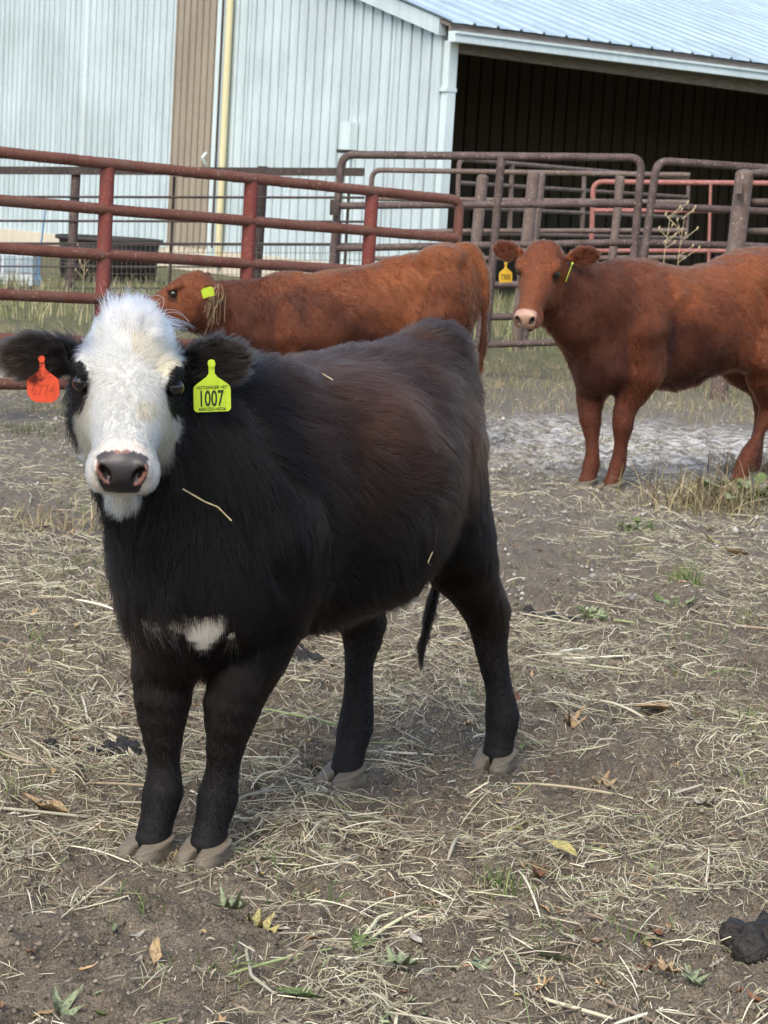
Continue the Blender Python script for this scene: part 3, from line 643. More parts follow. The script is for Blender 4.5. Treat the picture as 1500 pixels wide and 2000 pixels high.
def ground_mat():
    m, ns, L, b = mat('trampled_dirt'); tc = ns.new('ShaderNodeTexCoord'); P = tc.outputs['Object']
    def noise(sc, det=6, ro=.6, v=None):
        n = N(ns, 'ShaderNodeTexNoise', Scale=sc, Detail=float(det), Roughness=ro); L.new(v or P, n.inputs['Vector']); return n.outputs['Fac']
    def mix(f, a, bb):
        x = ns.new('ShaderNodeMix'); x.data_type = 'RGBA'; L.new(f, x.inputs[0]); L.new(a, x.inputs[6]); L.new(bb, x.inputs[7]); return x.outputs[2]
    def math_(op, a, v=None, c=None):
        x = ns.new('ShaderNodeMath'); x.operation = op; x.use_clamp = False
        (L.new(a, x.inputs[0]) if not isinstance(a, (int, float)) else setattr(x.inputs[0], 'default_value', a))
        if v is not None: (L.new(v, x.inputs[1]) if not isinstance(v, (int, float)) else setattr(x.inputs[1], 'default_value', v))
        return x.outputs[0]
    r1 = ramp(ns, [(.3, (.07, .058, .044)), (.5, (.165, .14, .107)), (.7, (.28, .245, .19))]); L.new(noise(7, 7, .7), r1.inputs[0])
    r2 = ramp(ns, [(.35, (.07, .057, .042)), (.7, (.25, .215, .165))]); L.new(noise(60, 5, .75), r2.inputs[0])
    c = mix(noise(1.3, 3), r1.outputs[0], r2.outputs[0])
    sk = ramp(ns, [(.36, (.45, .45, .45)), (.5, (1, 1, 1)), (.66, (1.5, 1.45, 1.35))]); L.new(noise(230, 3, .6), sk.inputs[0])
    mm = ns.new('ShaderNodeMix'); mm.data_type = 'RGBA'; mm.blend_type = 'MULTIPLY'; mm.inputs[0].default_value = 1.0; L.new(c, mm.inputs[6]); L.new(sk.outputs[0], mm.inputs[7]); c = mm.outputs[2]
    sx = ns.new('ShaderNodeSeparateXYZ'); L.new(P, sx.inputs[0])
    # pale limestone screenings trodden in by the far gate
    d = ns.new('ShaderNodeVectorMath'); d.operation = 'MULTIPLY_ADD'; L.new(P, d.inputs[0]); d.inputs[1].default_value = (.42, .62, 0); d.inputs[2].default_value = (-.42 * 1.5, -.62 * 11.9, 0)
    ln = ns.new('ShaderNodeVectorMath'); ln.operation = 'LENGTH'; L.new(d.outputs[0], ln.inputs[0])
    mr = N(ns, 'ShaderNodeMapRange'); mr.inputs[1].default_value = 1.15; mr.inputs[2].default_value = .35; L.new(ln.outputs['Value'], mr.inputs[0])
    nl = ramp(ns, [(.44, (0, 0, 0)), (.58, (1, 1, 1))]); L.new(noise(9, 6, .75), nl.inputs[0])
    rl = ramp(ns, [(.3, (.50, .49, .46)), (.7, (.80, .79, .76))]); L.new(noise(40, 5), rl.inputs[0])
    gl = ramp(ns, [(.3, (.11, .10, .085)), (.7, (.24, .225, .195))]); L.new(noise(50, 6, .7), gl.inputs[0])
    far = N(ns, 'ShaderNodeMapRange'); far.inputs[1].default_value = 6.5; far.inputs[2].default_value = 10.0; L.new(sx.outputs[1], far.inputs[0])
    c = mix(math_('MULTIPLY', far.outputs[0], .75), c, gl.outputs[0])
    c = mix(math_('MULTIPLY', mr.outputs[0], nl.outputs[0]), c, rl.outputs[0])
    gr = N(ns, 'ShaderNodeMapRange'); gr.inputs[1].default_value = 14.0; gr.inputs[2].default_value = 18.0; L.new(sx.outputs[1], gr.inputs[0])
    rg = ramp(ns, [(.35, (.05, .07, .022)), (.65, (.16, .14, .07))]); L.new(noise(6, 6), rg.inputs[0])
    c = mix(math_('MULTIPLY', gr.outputs[0], .8), c, rg.outputs[0])
    L.new(c, b.inputs['Base Color']); b.inputs['Roughness'].default_value = .9; b.inputs['Specular IOR Level'].default_value = .2
    bp = N(ns, 'ShaderNodeBump', Strength=.9, Distance=.012); L.new(noise(90, 5, .75), bp.inputs['Height']); L.new(bp.outputs[0], b.inputs['Normal'])
    return m
gme = mesh_np('ground', np.concatenate([G2, GZ[:, None]], 1), np.stack([ii, ii + nj, ii + nj + 1, ii + 1], 1)); go = link('ground', gme, None, ground_mat()); tag(go, 'trampled brown dirt of the cattle pen', 'ground', kind='structure')

# ------------------------------------------------------------------ straw and litter
def scatter(n, y0, y1, r, pad=.5, power=1.0):
    """random spots over the pen floor in a wedge that widens away from the gate where the viewer stands"""
    u = r.random(n) ** power; y = y0 * (y1 / y0) ** u; x = r.uniform(-1, 1, n) * (y * .25 + pad); return np.stack([x, y], 1)
def curves_obj(name, X, rad, col, m, parent=None):
    n, k, _ = X.shape; hc = bpy.data.hair_curves.new(name); hc.add_curves([k] * n); hc.attributes['position'].data.foreach_set('vector', X.astype(np.float32).ravel())
    ra = hc.attributes.get('radius') or hc.attributes.new('radius', 'FLOAT', 'POINT'); ra.data.foreach_set('value', rad.astype(np.float32).ravel())
    a = hc.attributes.new('tint', 'FLOAT_COLOR', 'CURVE'); C4 = np.ones((n, 4), np.float32); C4[:, :3] = col; a.data.foreach_set('color', C4.ravel())
    return link(name, hc, parent, m)
STRAWC = np.array([(.52, .47, .33), (.62, .57, .42), (.42, .36, .25), (.30, .245, .165), (.70, .67, .52), (.40, .38, .29), (.19, .15, .11), (.48, .48, .31)])
def straw(name, label, n, y0, y1, lmin, lmax, r0, seed, thr=.0, lift=.012, pw=1.0, dark=1.0, curl=.35, kk=7):
    r = np.random.default_rng(seed); S = scatter(n * 3, y0, y1, r, power=pw); P3 = np.concatenate([S, np.zeros((len(S), 1))], 1)
    dn = fbm(P3, 1.6, 3, 50) * .6 + fbm(P3, 6, 2, 70) * .4; dn = dn - .06 * np.exp(-((S[:, 0] + .35) / .4) ** 2 - ((S[:, 1] - 3.55) / .5) ** 2); keep = dn + r.normal(size=len(S)) * .05 > thr; S = S[keep][:n]; n = len(S)
    th = r.uniform(0, 2 * math.pi, n) + 0; sw = fbm(np.concatenate([S, np.zeros((n, 1))], 1), .9, 2, 9) * 8; th = np.where(r.random(n) < .55, sw + r.normal(size=n) * .6, th)
    L = lmin + (lmax - lmin) * r.random(n) ** 2.2; k = kk; t = np.linspace(-.5, .5, k); dth = r.normal(size=n) * curl * 2.2; kink = r.normal(size=n) * curl * 1.2; kp = r.uniform(-.3, .3, n)
    ang = th[:, None] + .28 * dth[:, None] * t[None] + kink[:, None] * (t[None] > kp[:, None]) * (r.random(n) < .45)[:, None] * 1.6; st = (L / (k - 1))[:, None]
    x = np.cumsum(np.cos(ang) * st, 1); y = np.cumsum(np.sin(ang) * st, 1); x += (S[:, 0] - x.mean(1))[:, None]; y += (S[:, 1] - y.mean(1))[:, None]
    z = gheight(np.stack([x.ravel(), y.ravel()], 1)).reshape(n, k)
    line = np.linspace(0, 1, k)[None]; smooth = z[:, :1] * (1 - line) + z[:, -1:] * line; z = smooth + .55 * np.maximum(z - smooth, 0).max(1)[:, None] + .001 + np.abs(r.normal(size=n))[:, None] * lift * .35
    z += (r.random(n) ** 3 * lift * 2.0)[:, None] * (1 - (2 * t[None]) ** 2) * (r.random(n) < .5)[:, None] + (r.normal(size=n) * lift * .6)[:, None] * t[None]
    rad = (r0 * (L / lmax) ** .25 * r.uniform(.55, 1.5, n))[:, None] * np.clip(1.15 - (1.7 * np.abs(t[None])) ** 3, .25, 1)
    C = STRAWC[r.integers(0, len(STRAWC), n)] * r.uniform(.52, 1.16, n)[:, None] * dark
    gr = r.random(n) < .03; C[gr] = np.array([.24, .30, .13]) * r.uniform(.6, 1.2, gr.sum())[:, None]
    o = curves_obj(name, np.stack([x, y, z], 2), rad, C, M_STRAW); tag(o, label, 'straw', kind='stuff'); return o
straw('loose_straw', 'loose pale straw strewn over the pen floor', 19500, 2.7, 13, .025, .17, .0010, 21, thr=.46, lift=.009)
straw('chaff', 'short broken straw and chaff trodden into the dirt', 80000, 2.7, 12.5, .008, .045, .0009, 22, thr=.41, lift=.008, curl=.8, dark=.92, kk=4)
straw('hay_mat', 'thicker mats of hay lying on the pen floor', 11500, 2.8, 9.5, .04, .13, .0008, 23, thr=.555, lift=.016, curl=.9)
straw('stalk_pieces', 'thick broken stalks lying on the pen floor', 420, 2.8, 10, .06, .30, .0028, 24, thr=.3, lift=.01, curl=.12)
# ------------------------------------------------------------------ leaves
def leaf_mesh(kind, r, size=.05):
    if kind == 'lobed':
        ctl = [(0, -.9), (.05, -.55), (.32, -.5), (.16, -.25), (.62, -.12), (.22, .08), (.55, .42), (.18, .40), (.12, .62), (0, 1.0)]
    else:
        ctl = [(0, -1.0), (.03, -.7), (.26, -.45), (.38, -.1), (.36, .2), (.24, .55), (.1, .85), (0, 1.0)]
    R_ = [(x * r.uniform(.8, 1.2), y) for x, y in ctl]; Lf = [(-x * r.uniform(.8, 1.2), y) for x, y in ctl]
    k = len(ctl); cup = r.uniform(.2, 1.6); curl = r.uniform(-.3, 1.6); tw = r.uniform(-.6, .6)
    def z(x, y): return size * (cup * x * x * 1.6 + curl * .35 * y * y + tw * x * y * .6 + .05 * math.sin(9 * x + 5 * y))
    V = [];
    for i in range(k):
        for p in (Lf[i], (0.0, ctl[i][1]), R_[i]): V.append((p[0] * size, p[1] * size, z(p[0], p[1]) + (.0 if p[0] else -.02 * size)))
    Fc = []
    for i in range(k - 1):
        a = i * 3; Fc += [(a, a + 1, a + 4, a + 3), (a + 1, a + 2, a + 5, a + 4)]
    V = np.array(V); V[:, 2] -= V[:, 2].min(); n = len(V); V2 = V.copy(); V2[:, 2] -= .0006
    Fa = Fc + [tuple(i + n for i in reversed(f)) for f in Fc]
    return np.concatenate([V, V2]), Fa
LEAFC = {'green': (.10, .145, .045), 'pale green': (.21, .25, .14), 'yellow': (.33, .29, .11), 'tan': (.36, .25, .13), 'brown': (.17, .10, .055), 'rust': (.16, .072, .04), 'grey': (.33, .31, .26)}
def leaf_mat(nm, c):
    return noisy('leaf_' + nm.replace(' ', '_'), tuple(v * .45 for v in c), tuple(min(1, v * 1.2) for v in c), 60, .75, c3=tuple(v * .8 for v in c), bump=.6, bscale=150)
LM = {k: leaf_mat(k, v) for k, v in LEAFC.items()}
def one_leaf(px, kind, colr, size, label, rot, tilt=(.1, .1)):
    p = gnd(*px); rr = np.random.default_rng(int(px[0] * 7 + px[1])); V, Fa = leaf_mesh(kind, rr, size); me = mesh_py('fallen_leaf', V, Fa, True); o = link('fallen_leaf', me, None, LM[colr])
    zz = gheight(np.array([[p[0], p[1]]]))[0]; o.location = (p[0], p[1], zz + .006); o.rotation_euler = (tilt[0], tilt[1], rot); tag(o, label, 'leaf', 'fallen leaves on the dirt'); return o
one_leaf((693, 1872), 'lobed', 'green', .034, 'bright green leaf standing up at the bottom centre', .4, (.9, .2))
one_leaf((505, 1818), 'lobed', 'yellow', .055, 'crumpled yellow leaf in front of the front hooves', 1.2, (.3, .1))
one_leaf((450, 1805), 'lobed', 'pale green', .045, 'pale lobed leaf beside the crumpled yellow leaf', 2.0)
one_leaf((1080, 1888), 'oval', 'pale green', .045, 'pale green rolled oval leaf near the bottom right', 1.5, (.15, .5))
one_leaf((940, 1912), 'lobed', 'pale green', .048, 'grey green star shaped leaf at the bottom, right of centre', .3)
one_leaf((780, 1920), 'lobed', 'pale green', .05, 'grey green lobed leaf at the bottom edge, right of the bright green leaf', 1.9)
one_leaf((1180, 1558), 'lobed', 'tan', .05, 'tan star shaped oak leaf on bare dirt at the right', .8)
one_leaf((1375, 1590), 'lobed', 'grey', .045, 'grey star shaped leaf near the right edge', 2.2)
one_leaf((1045, 1682), 'oval', 'grey', .055, 'silvery curled leaf on dirt right of centre', 1.8, (.3, .3))
one_leaf((1100, 1692), 'oval', 'yellow', .045, 'olive yellow leaf beside the silvery curled leaf', .9, (.3, -.2))
one_leaf((1050, 1718), 'lobed', 'rust', .035, 'small rust red leaf below the silvery curled leaf', .2)
one_leaf((1190, 1722), 'oval', 'pale green', .03, 'small yellow green leaf at the right of the rust leaf', 2.5)
one_leaf((1300, 1915), 'lobed', 'tan', .04, 'tan leaf near the bottom right corner', 1.3)
one_leaf((1352, 1945), 'lobed', 'pale green', .04, 'pale green leaf near the bottom right corner', .4)
one_leaf((1260, 1900), 'lobed', 'rust', .035, 'rust brown leaf left of the tan corner leaf', 2.8)
one_leaf((590, 1965), 'oval', 'green', .05, 'dark green leaf flat on the dirt at the bottom', 1.5)
one_leaf((120, 1980), 'lobed', 'pale green', .05, 'pale curled leaf at the bottom left', .7, (.4, .2))
one_leaf((1115, 1418), 'lobed', 'tan', .055, 'large tan oak leaf lying right of the far hind hoof', .5, (.4, .1))
one_leaf((1010, 1388), 'oval', 'rust', .03, 'pinkish leaf behind the left hind leg of the calf', .5, (.7, .2))
one_leaf((130, 1443), 'oval', 'yellow', .04, 'yellow green leaf at the left behind the dung', 1.4, (.3, .2))
one_leaf((1395, 1068), 'oval', 'yellow', .09, 'yellow leaf on the ground below the broad weed', 1.0, (.4, .2))
one_leaf((1440, 1085), 'oval', 'tan', .07, 'tan leaf beside the yellow leaf at the right', 2.0, (.2, .2))
one_leaf((96, 1595), 'oval', 'tan', .07, 'tan husk lying at the left edge', 1.3, (.2, .1))
one_leaf((300, 1900), 'oval', 'tan', .032, 'crumpled tan husk at the bottom left of centre', .2, (.6, .3))
one_leaf((350, 1550), 'oval', 'grey', .05, 'pale husk beside the front hooves', .6, (.3, .2))
one_leaf((1290, 1410), 'oval', 'tan', .08, 'orange tan husk flat in the straw at the right', 1.5, (.1, .1))
def litter(n, seed, y0, y1, smin, smax):
    r = np.random.default_rng(seed); S = scatter(n, y0, y1, r); V = []; Fc = []; C = []; b = 0; names = list(LEAFC); pr = [.04, .08, .08, .30, .25, .07, .18]
    Z = gheight(S)
    for i in range(n):
        v, f = leaf_mesh('lobed' if r.random() < .35 else 'oval', r, r.uniform(smin, smax)); a = r.uniform(0, 6.28); ca, sa = math.cos(a), math.sin(a); v = v.copy(); v[:, 0] *= r.uniform(.5, 1)
        tx = r.normal() * .25; v[:, 2] += tx * v[:, 1] * (1 if tx > 0 else -1) ; x = v[:, 0] * ca - v[:, 1] * sa; y = v[:, 0] * sa + v[:, 1] * ca
        V.append(np.stack([x + S[i, 0], y + S[i, 1], v[:, 2] + Z[i] + .004], 1)); Fc += [tuple(j + b for j in q) for q in f]; b += len(v)
        C.append(np.repeat(np.array(LEAFC[r.choice(names, p=pr)])[None] * r.uniform(.6, 1.3), len(v), 0))
    me = mesh_py('leaf_litter', np.concatenate(V), Fc, True); vcol(me, np.concatenate(C)); o = link('leaf_litter', me, None, M_LEAF); tag(o, 'small dry leaf scraps strewn over the pen floor', 'leaf litter', kind='stuff')
litter(950, 5, 2.7, 11, .008, .026)
# pebbles of pale limestone
def pebbles(n, seed):
    r = np.random.default_rng(seed); y = r.uniform(6.5, 15, n); x = r.uniform(-1, 1, n) * (y * .2 + .4); y = np.where(r.random(n) < .6, r.normal(10.8, 1.5, n), y); x = np.where(x < -.2, np.where(r.random(n) < .6, -x, x), x); S = np.stack([x, y], 1); Z = gheight(S)
    oc = np.array([(1, 0, 0), (-1, 0, 0), (0, 1, 0), (0, -1, 0), (0, 0, 1), (0, 0, -1)], float); of = np.array([(0, 2, 4), (2, 1, 4), (1, 3, 4), (3, 0, 4), (2, 0, 5), (1, 2, 5), (3, 1, 5), (0, 3, 5)])
    sz = r.uniform(.004, .013, n) * (1 + (r.random(n) < .06)); V = oc[None] * sz[:, None, None] * r.uniform(.5, 1.4, (n, 6, 1)); a = r.uniform(0, 6.28, n); c, s = np.cos(a)[:, None], np.sin(a)[:, None]
    X = np.stack([V[:, :, 0] * c - V[:, :, 1] * s, V[:, :, 0] * s + V[:, :, 1] * c, V[:, :, 2] * .7], 2); X[:, :, 0] += S[:, :1]; X[:, :, 1] += S[:, 1:]; X[:, :, 2] += (Z + sz * .25)[:, None]
    Fc = (of[None] + (np.arange(n) * 6)[:, None, None]).reshape(-1, 3); me = mesh_np('gravel', X.reshape(-1, 3), Fc, False); vcol(me, np.repeat((np.array([.40, .39, .355])[None] * r.uniform(.4, 1.25, n)[:, None]), 6, 0)); o = link('gravel', me, None, M_LEAF); tag(o, 'pale limestone chips scattered around the far cattle', 'gravel', kind='stuff')
pebbles(3800, 6)
def crumbs(n, seed):
    r = np.random.default_rng(seed); S = scatter(n, 2.7, 10, r); Z = gheight(S)
    oc = np.array([(1, 0, 0), (-1, 0, 0), (0, 1, 0), (0, -1, 0), (0, 0, 1), (0, 0, -1)], float); of = np.array([(0, 2, 4), (2, 1, 4), (1, 3, 4), (3, 0, 4), (2, 0, 5), (1, 2, 5), (3, 1, 5), (0, 3, 5)])
    sz = .002 + .006 * r.random(n) ** 3; V = oc[None] * sz[:, None, None] * r.uniform(.5, 1.4, (n, 6, 1)); a = r.uniform(0, 6.28, n); c, s = np.cos(a)[:, None], np.sin(a)[:, None]
    X = np.stack([V[:, :, 0] * c - V[:, :, 1] * s, V[:, :, 0] * s + V[:, :, 1] * c, V[:, :, 2] * .8], 2); X[:, :, 0] += S[:, :1]; X[:, :, 1] += S[:, 1:]; X[:, :, 2] += (Z + sz * .2)[:, None]
    me = mesh_np('dirt_crumbs', X.reshape(-1, 3), (of[None] + (np.arange(n) * 6)[:, None, None]).reshape(-1, 3), False); vcol(me, np.repeat(np.array([.155, .13, .10])[None] * r.uniform(.45, 1.7, n)[:, None], 6, 0)); o = link('dirt_crumbs', me, None, M_LEAF); tag(o, 'crumbs of dry soil over the pen floor', 'soil', kind='stuff')
crumbs(44000, 8)
# dung
M_DUNG = noisy('dung', (.006, .005, .004), (.024, .019, .014), 25, .7, bump=1.0, bscale=90)
def dung(px, rx, ry, hz, label, lumps, seed):
    p = gnd(*px); r = np.random.default_rng(seed); L = [(r.normal() * rx * .45, r.normal() * ry * .45, hz * r.uniform(.2, .9), r.uniform(.25, .45) * hz + .006) for _ in range(lumps)]
    def f(P):
        d = ell(P, (0, 0, 0), (rx, ry, hz * .55))
        for a in L: d = smin(d, np.linalg.norm(P - np.array(a[:3]), axis=1) - a[3], .008)
        return smax(d + (fbm(P, 30, 3) - .5) * .045, -(P[:, 2] + .02), .005)
    m = max(rx, ry) + .06; V, Q = sdf_mesh(f, (-m, -m, -.04), (m, m, hz * 2 + .06), .006); o = link('dung_pat', mesh_np('dung_pat', V, Q), None, M_DUNG)
    o.location = (p[0], p[1], gheight(np.array([[p[0], p[1]]]))[0] - .004); tag(o, label, 'dung')
dung((240, 1475), .055, .05, .035, 'dark dung pat left of the front legs of the calf', 18, 1)
dung((1495, 1878), .055, .055, .04, 'black dung pat at the right edge near the bottom', 26, 2)
dung((590, 1293), .045, .05, .03, 'black dung pat between the legs of the calf', 6, 3)
dung((110, 1465), .02, .02, .015, 'small dung lump left of the larger dung pat', 3, 4)
dung((1060, 1215), .10, .07, .02, 'brown trodden dung heap right of the hind leg', 12, 5)
# ------------------------------------------------------------------ grass and weeds
def blades(name, label, centres, per, hmin, hmax, spread, seed, greens, r0=.0016, cat='grass', kind='stuff', lean=.35, parent=None, zero=None):
    r = np.random.default_rng(seed); C = np.repeat(np.asarray(centres, float), per, 0); n = len(C); S = C[:, :2] + r.normal(size=(n, 2)) * spread
    h = r.uniform(hmin, hmax, n); a = r.uniform(0, 6.28, n); ln = np.abs(r.normal(size=n)) * lean; t = np.linspace(0, 1, 5)
    Z = gheight(S); X = np.stack([S[:, :1] + (np.cos(a) * ln * h)[:, None] * t[None] ** 1.8, S[:, 1:] + (np.sin(a) * ln * h)[:, None] * t[None] ** 1.8, Z[:, None] + h[:, None] * t[None] * (1 - .25 * (ln[:, None] * t[None]) ** 1.2)], 2)
    col = np.array(greens)[r.integers(0, len(greens), n)] * r.uniform(.6, 1.3, n)[:, None]; rad = r0 * r.uniform(.6, 1.4, n)[:, None] * (1.05 - t[None] ** 2)
    if zero is not None: X = X - np.array(zero)
    o = curves_obj(name, X, rad, col, M_STRAW, parent)
    if parent is None: tag(o, label, cat, kind=kind)
    else: o['kind'] = 'stuff'
    return o
GREEN = [(.10, .16, .045), (.14, .20, .06), (.20, .22, .09), (.08, .12, .04)]; DRY = [(.36, .30, .17), (.28, .23, .13), (.42, .36, .22), (.20, .18, .09)]; MIXG = GREEN + DRY
r_ = np.random.default_rng(77)
ctr = np.stack([r_.uniform(-4.2, 4.2, 900), r_.uniform(11.6, 18, 900)], 1); ctr = ctr[~((ctr[:, 0] > .6) & (ctr[:, 1] < 13.2))]
blades('fence_grass', 'rough green and dry grass along the pipe fence', ctr, 16, .02, .13, .09, 31, DRY + DRY + [(.12, .15, .06), (.16, .17, .08), (.20, .21, .12)], .0014, lean=.9)
ctr = np.stack([r_.uniform(-9, 9, 1500), r_.uniform(19, 31, 1500)], 1); ctr = ctr[ctr[:, 1] < 29 - .5 * np.abs(ctr[:, 0] - 1)]
blades('yard_grass', 'tall weedy grass between the back fence and the barn', ctr, 9, .06, .28, .16, 32, [(.12, .15, .06), (.18, .20, .09), (.24, .25, .12), (.33, .30, .17), (.40, .36, .22)], .0045)
ctr = scatter(190, 5.5, 12, np.random.default_rng(5)); ctr = ctr[(fbm(np.concatenate([ctr, np.zeros((len(ctr), 1))], 1), .8, 2, 3) > .48)]
blades('sparse_grass', 'thin grass sprigs coming up through the dirt', ctr, 12, .02, .07, .05, 33, MIXG, .0013, lean=.9)
ctr = scatter(24, 2.8, 6, np.random.default_rng(15))
blades('grass_sprigs', 'small green sprigs in the straw near the camera', ctr, 14, .015, .05, .035, 34, GREEN, .0012, lean=1.2)
def grass_clump(px, label, n, hmin, hmax, sp, seed, cols, r0=.0016, name='grass_clump', cat='grass'):
    p = gnd(*px); ro = empty(name, (p[0], p[1], 0)); tag(ro, label, cat); blades('blade_tuft', None, [(p[0], p[1])], n, hmin, hmax, sp, seed, cols, r0, lean=.75, parent=ro, zero=(p[0], p[1], 0)); return ro, p
def leafy(ro, p, n, size, spread, hgt, seed, colr, name='leaf'):
    r = np.random.default_rng(seed)
    base, Fa = leaf_mesh('oval', r, 1.0); meshes = []
    for k in range(3):
        V, Fa = leaf_mesh('oval', r, size); V[:, 1] += size; V[:, 0] *= 1.6; me = mesh_py('leaf', V, Fa, True); me.materials.append(LM[colr[k % len(colr)]]); meshes.append(me)
    for i in range(n):
        o = link(name, meshes[i % 3], ro); a = r.uniform(0, 6.28); d = spread * r.random() ** .7; o.location = (math.cos(a) * d, math.sin(a) * d, hgt * r.uniform(.15, 1) * (1 - .5 * d / (spread + 1e-6))); o.rotation_euler = (r.uniform(-.1, .7), r.normal() * .25, a - math.pi / 2); k = r.uniform(.6, 1.15); o.scale = (k, k, k)
grass_clump((1380, 1000), 'dry brown weed clump with pale stems at the right', 340, .04, .27, .15, 41, DRY + [(.14, .10, .06), (.16, .15, .06), (.12, .09, .055), (.10, .08, .05)], .0019, 'dry_weed', 'weed')
grass_clump((1475, 930), 'dark dead weed at the right edge below the hind leg', 220, .04, .18, .11, 42, [(.10, .075, .05), (.16, .12, .07), (.22, .18, .10)], .002, 'dry_weed', 'weed')
ro, p = grass_clump((1465, 995), 'broad leaved green weed at the right edge', 40, .04, .12, .08, 43, GREEN, .0018, 'broad_weed', 'weed'); leafy(ro, p, 42, .055, .22, .14, 3, ['green', 'pale green', 'green'])
ro, p = grass_clump((1240, 1038), 'small green weed below the hooves of the red heifer', 50, .02, .07, .04, 44, GREEN, .0015, 'green_weed', 'weed'); leafy(ro, p, 14, .022, .07, .04, 4, ['green', 'pale green', 'green'])
grass_clump((1340, 1150), 'green grass tuft in the straw at the right', 70, .03, .10, .035, 45, GREEN, .0013)
ro, p = grass_clump((1320, 1190), 'flat broad leaved weed in front of the grass tuft', 12, .02, .05, .03, 46, GREEN, .0013, 'broad_weed', 'weed'); leafy(ro, p, 7, .034, .07, .025, 5, ['pale green', 'green', 'pale green'])
ro, p = grass_clump((1150, 1212), 'small pale green weed beside the brown dung', 14, .02, .05, .03, 47, GREEN, .0013, 'green_weed', 'weed'); leafy(ro, p, 10, .02, .05, .03, 6, ['pale green', 'pale green', 'green'])
ro, p = grass_clump((535, 1690), 'little clover like weed right of the front hooves', 16, .01, .04, .025, 48, GREEN, .0011, 'green_weed', 'weed'); leafy(ro, p, 16, .0095, .045, .02, 7, ['green', 'pale green', 'green'])
grass_clump((975, 1755), 'green grass tuft on dirt near the bottom right', 60, .02, .06, .03, 49, GREEN, .0012)
ro, p = grass_clump((1460, 1420), 'green sprouts in the straw at the right edge', 40, .02, .06, .05, 50, GREEN, .0012, 'green_weed', 'weed'); leafy(ro, p, 10, .016, .07, .025, 8, ['green', 'pale green', 'green'])
grass_clump((160, 905), 'small green tuft left of the white muzzle', 40, .02, .06, .04, 51, GREEN, .0015)
grass_clump((60, 850), 'low dark green grass patch at the left', 130, .02, .07, .12, 52, [(.07, .09, .04), (.10, .12, .05)], .0016)
grass_clump((100, 1030), 'tangle of dry stems at the left edge', 170, .03, .10, .12, 53, DRY + [(.15, .11, .07)], .0018, 'dry_weed', 'weed')

# ------------------------------------------------------------------ pipe fences and gates
def rusty(name, c1, c2, c3, rough=.7):
    m, ns, L, b = mat(name); tc = ns.new('ShaderNodeTexCoord')
    n = N(ns, 'ShaderNodeTexNoise', Scale=7.0, Detail=8.0, Roughness=.7); L.new(tc.outputs['Object'], n.inputs['Vector']); r = ramp(ns, [(.35, c1), (.52, c2), (.68, c3)]); L.new(n.outputs['Fac'], r.inputs[0])
    n2 = N(ns, 'ShaderNodeTexNoise', Scale=55.0, Detail=5.0); L.new(tc.outputs['Object'], n2.inputs['Vector']); sp = ramp(ns, [(.60, (0, 0, 0)), (.72, (1, 1, 1))]); L.new(n2.outputs['Fac'], sp.inputs[0])
    mx = ns.new('ShaderNodeMix'); mx.data_type = 'RGBA'; L.new(sp.outputs[0], mx.inputs[0]); L.new(r.outputs[0], mx.inputs[6]); mx.inputs[7].default_value = (*[min(1, v * 2.2 + .03) for v in c3], 1)
    L.new(mx.outputs[2], b.inputs['Base Color']); b.inputs['Roughness'].default_value = rough; b.inputs['Specular IOR Level'].default_value = .35
    bp = N(ns, 'ShaderNodeBump', Strength=.3, Distance=.004); L.new(n2.outputs['Fac'], bp.inputs['Height']); L.new(bp.outputs[0], b.inputs['Normal']); return m
M_RED = rusty('red_oxide_pipe', (.105, .038, .025), (.135, .055, .037), (.12, .072, .052)); M_POST = rusty('red_oxide_post', (.15, .034, .025), (.18, .046, .036), (.12, .045, .035))
M_BRN = rusty('weathered_pipe', (.055, .036, .032), (.085, .060, .054), (.12, .095, .085)); M_MAU = rusty('mauve_pipe', (.085, .058, .048), (.118, .088, .075), (.155, .125, .11))
M_DRK = rusty('dark_steel', (.022, .018, .016), (.045, .034, .03), (.06, .04, .033)); M_SAL = rusty('faded_red_pipe', (.24, .09, .075), (.29, .12, .10), (.27, .15, .135)); M_WIRE = plain('wire', (.10, .085, .075), .5)
def pipe(name, pts, r, m, parent, n=12):
    mb = MB(); o0 = np.array(parent.location); mb.tube([np.asarray(p) - o0 for p in pts], r, n); return mb.obj(name, m, parent)
def lerp(a, b, t): return np.asarray(a) * (1 - t) + np.asarray(b) * t
# near red pipe fence on the left
A0 = at(-420, 262, 10.35); A1 = at(722, 377, 12.9); A2 = at(916, 386, 13.35)
za = [1.50, 1.24, .98, .73, .49, .24]; zb = [1.385, 1.138, .89, .645, .40, .16]
fa = empty('pipe_fence', (A0[0], A0[1], 0)); tag(fa, 'rust red pipe fence with round end bend behind the cattle on the left', 'fence')
def ap(px):  # point along the fence line under photo column px, at rail height index i
    lo, hi = 0., 1.2
    for _ in range(40):
        m_ = (lo + hi) / 2; q = lerp(A0, A1, m_); v = RC.T @ (np.array([q[0], q[1], 1.0]) - CC)
        if 750 + FPX * v[0] / -v[2] < px: lo = m_
        else: hi = m_
    return m_
def arail(t, i): q = lerp(A0, A1, t); return np.array([q[0], q[1], za[i] * (1 - t) + zb[i] * t])
tend = ap(918)
for i in range(6):
    if i == 0: pts = [arail(t, 0) for t in np.linspace(0, tend, 14)]; e = pts[-1].copy(); pts = bend(pts[:-1] + [e, e - np.array([0, 0, .75])], .07)
    else: pts = [arail(t, i) for t in np.linspace(0, tend - .004, 12)]
    for k, p in enumerate(pts[:-2]): p[2] += .0015 * math.sin(k * 2.1 + i)
    pipe('rail', pts, .032, M_RED, fa)
for px in (-250, 203, 484, 720):
    t = ap(px); top = arail(t, 0); pipe('post', [(top[0], top[1] + .02, -.1), (top[0], top[1] + .02, top[2] - .012)], .042, M_POST, fa)
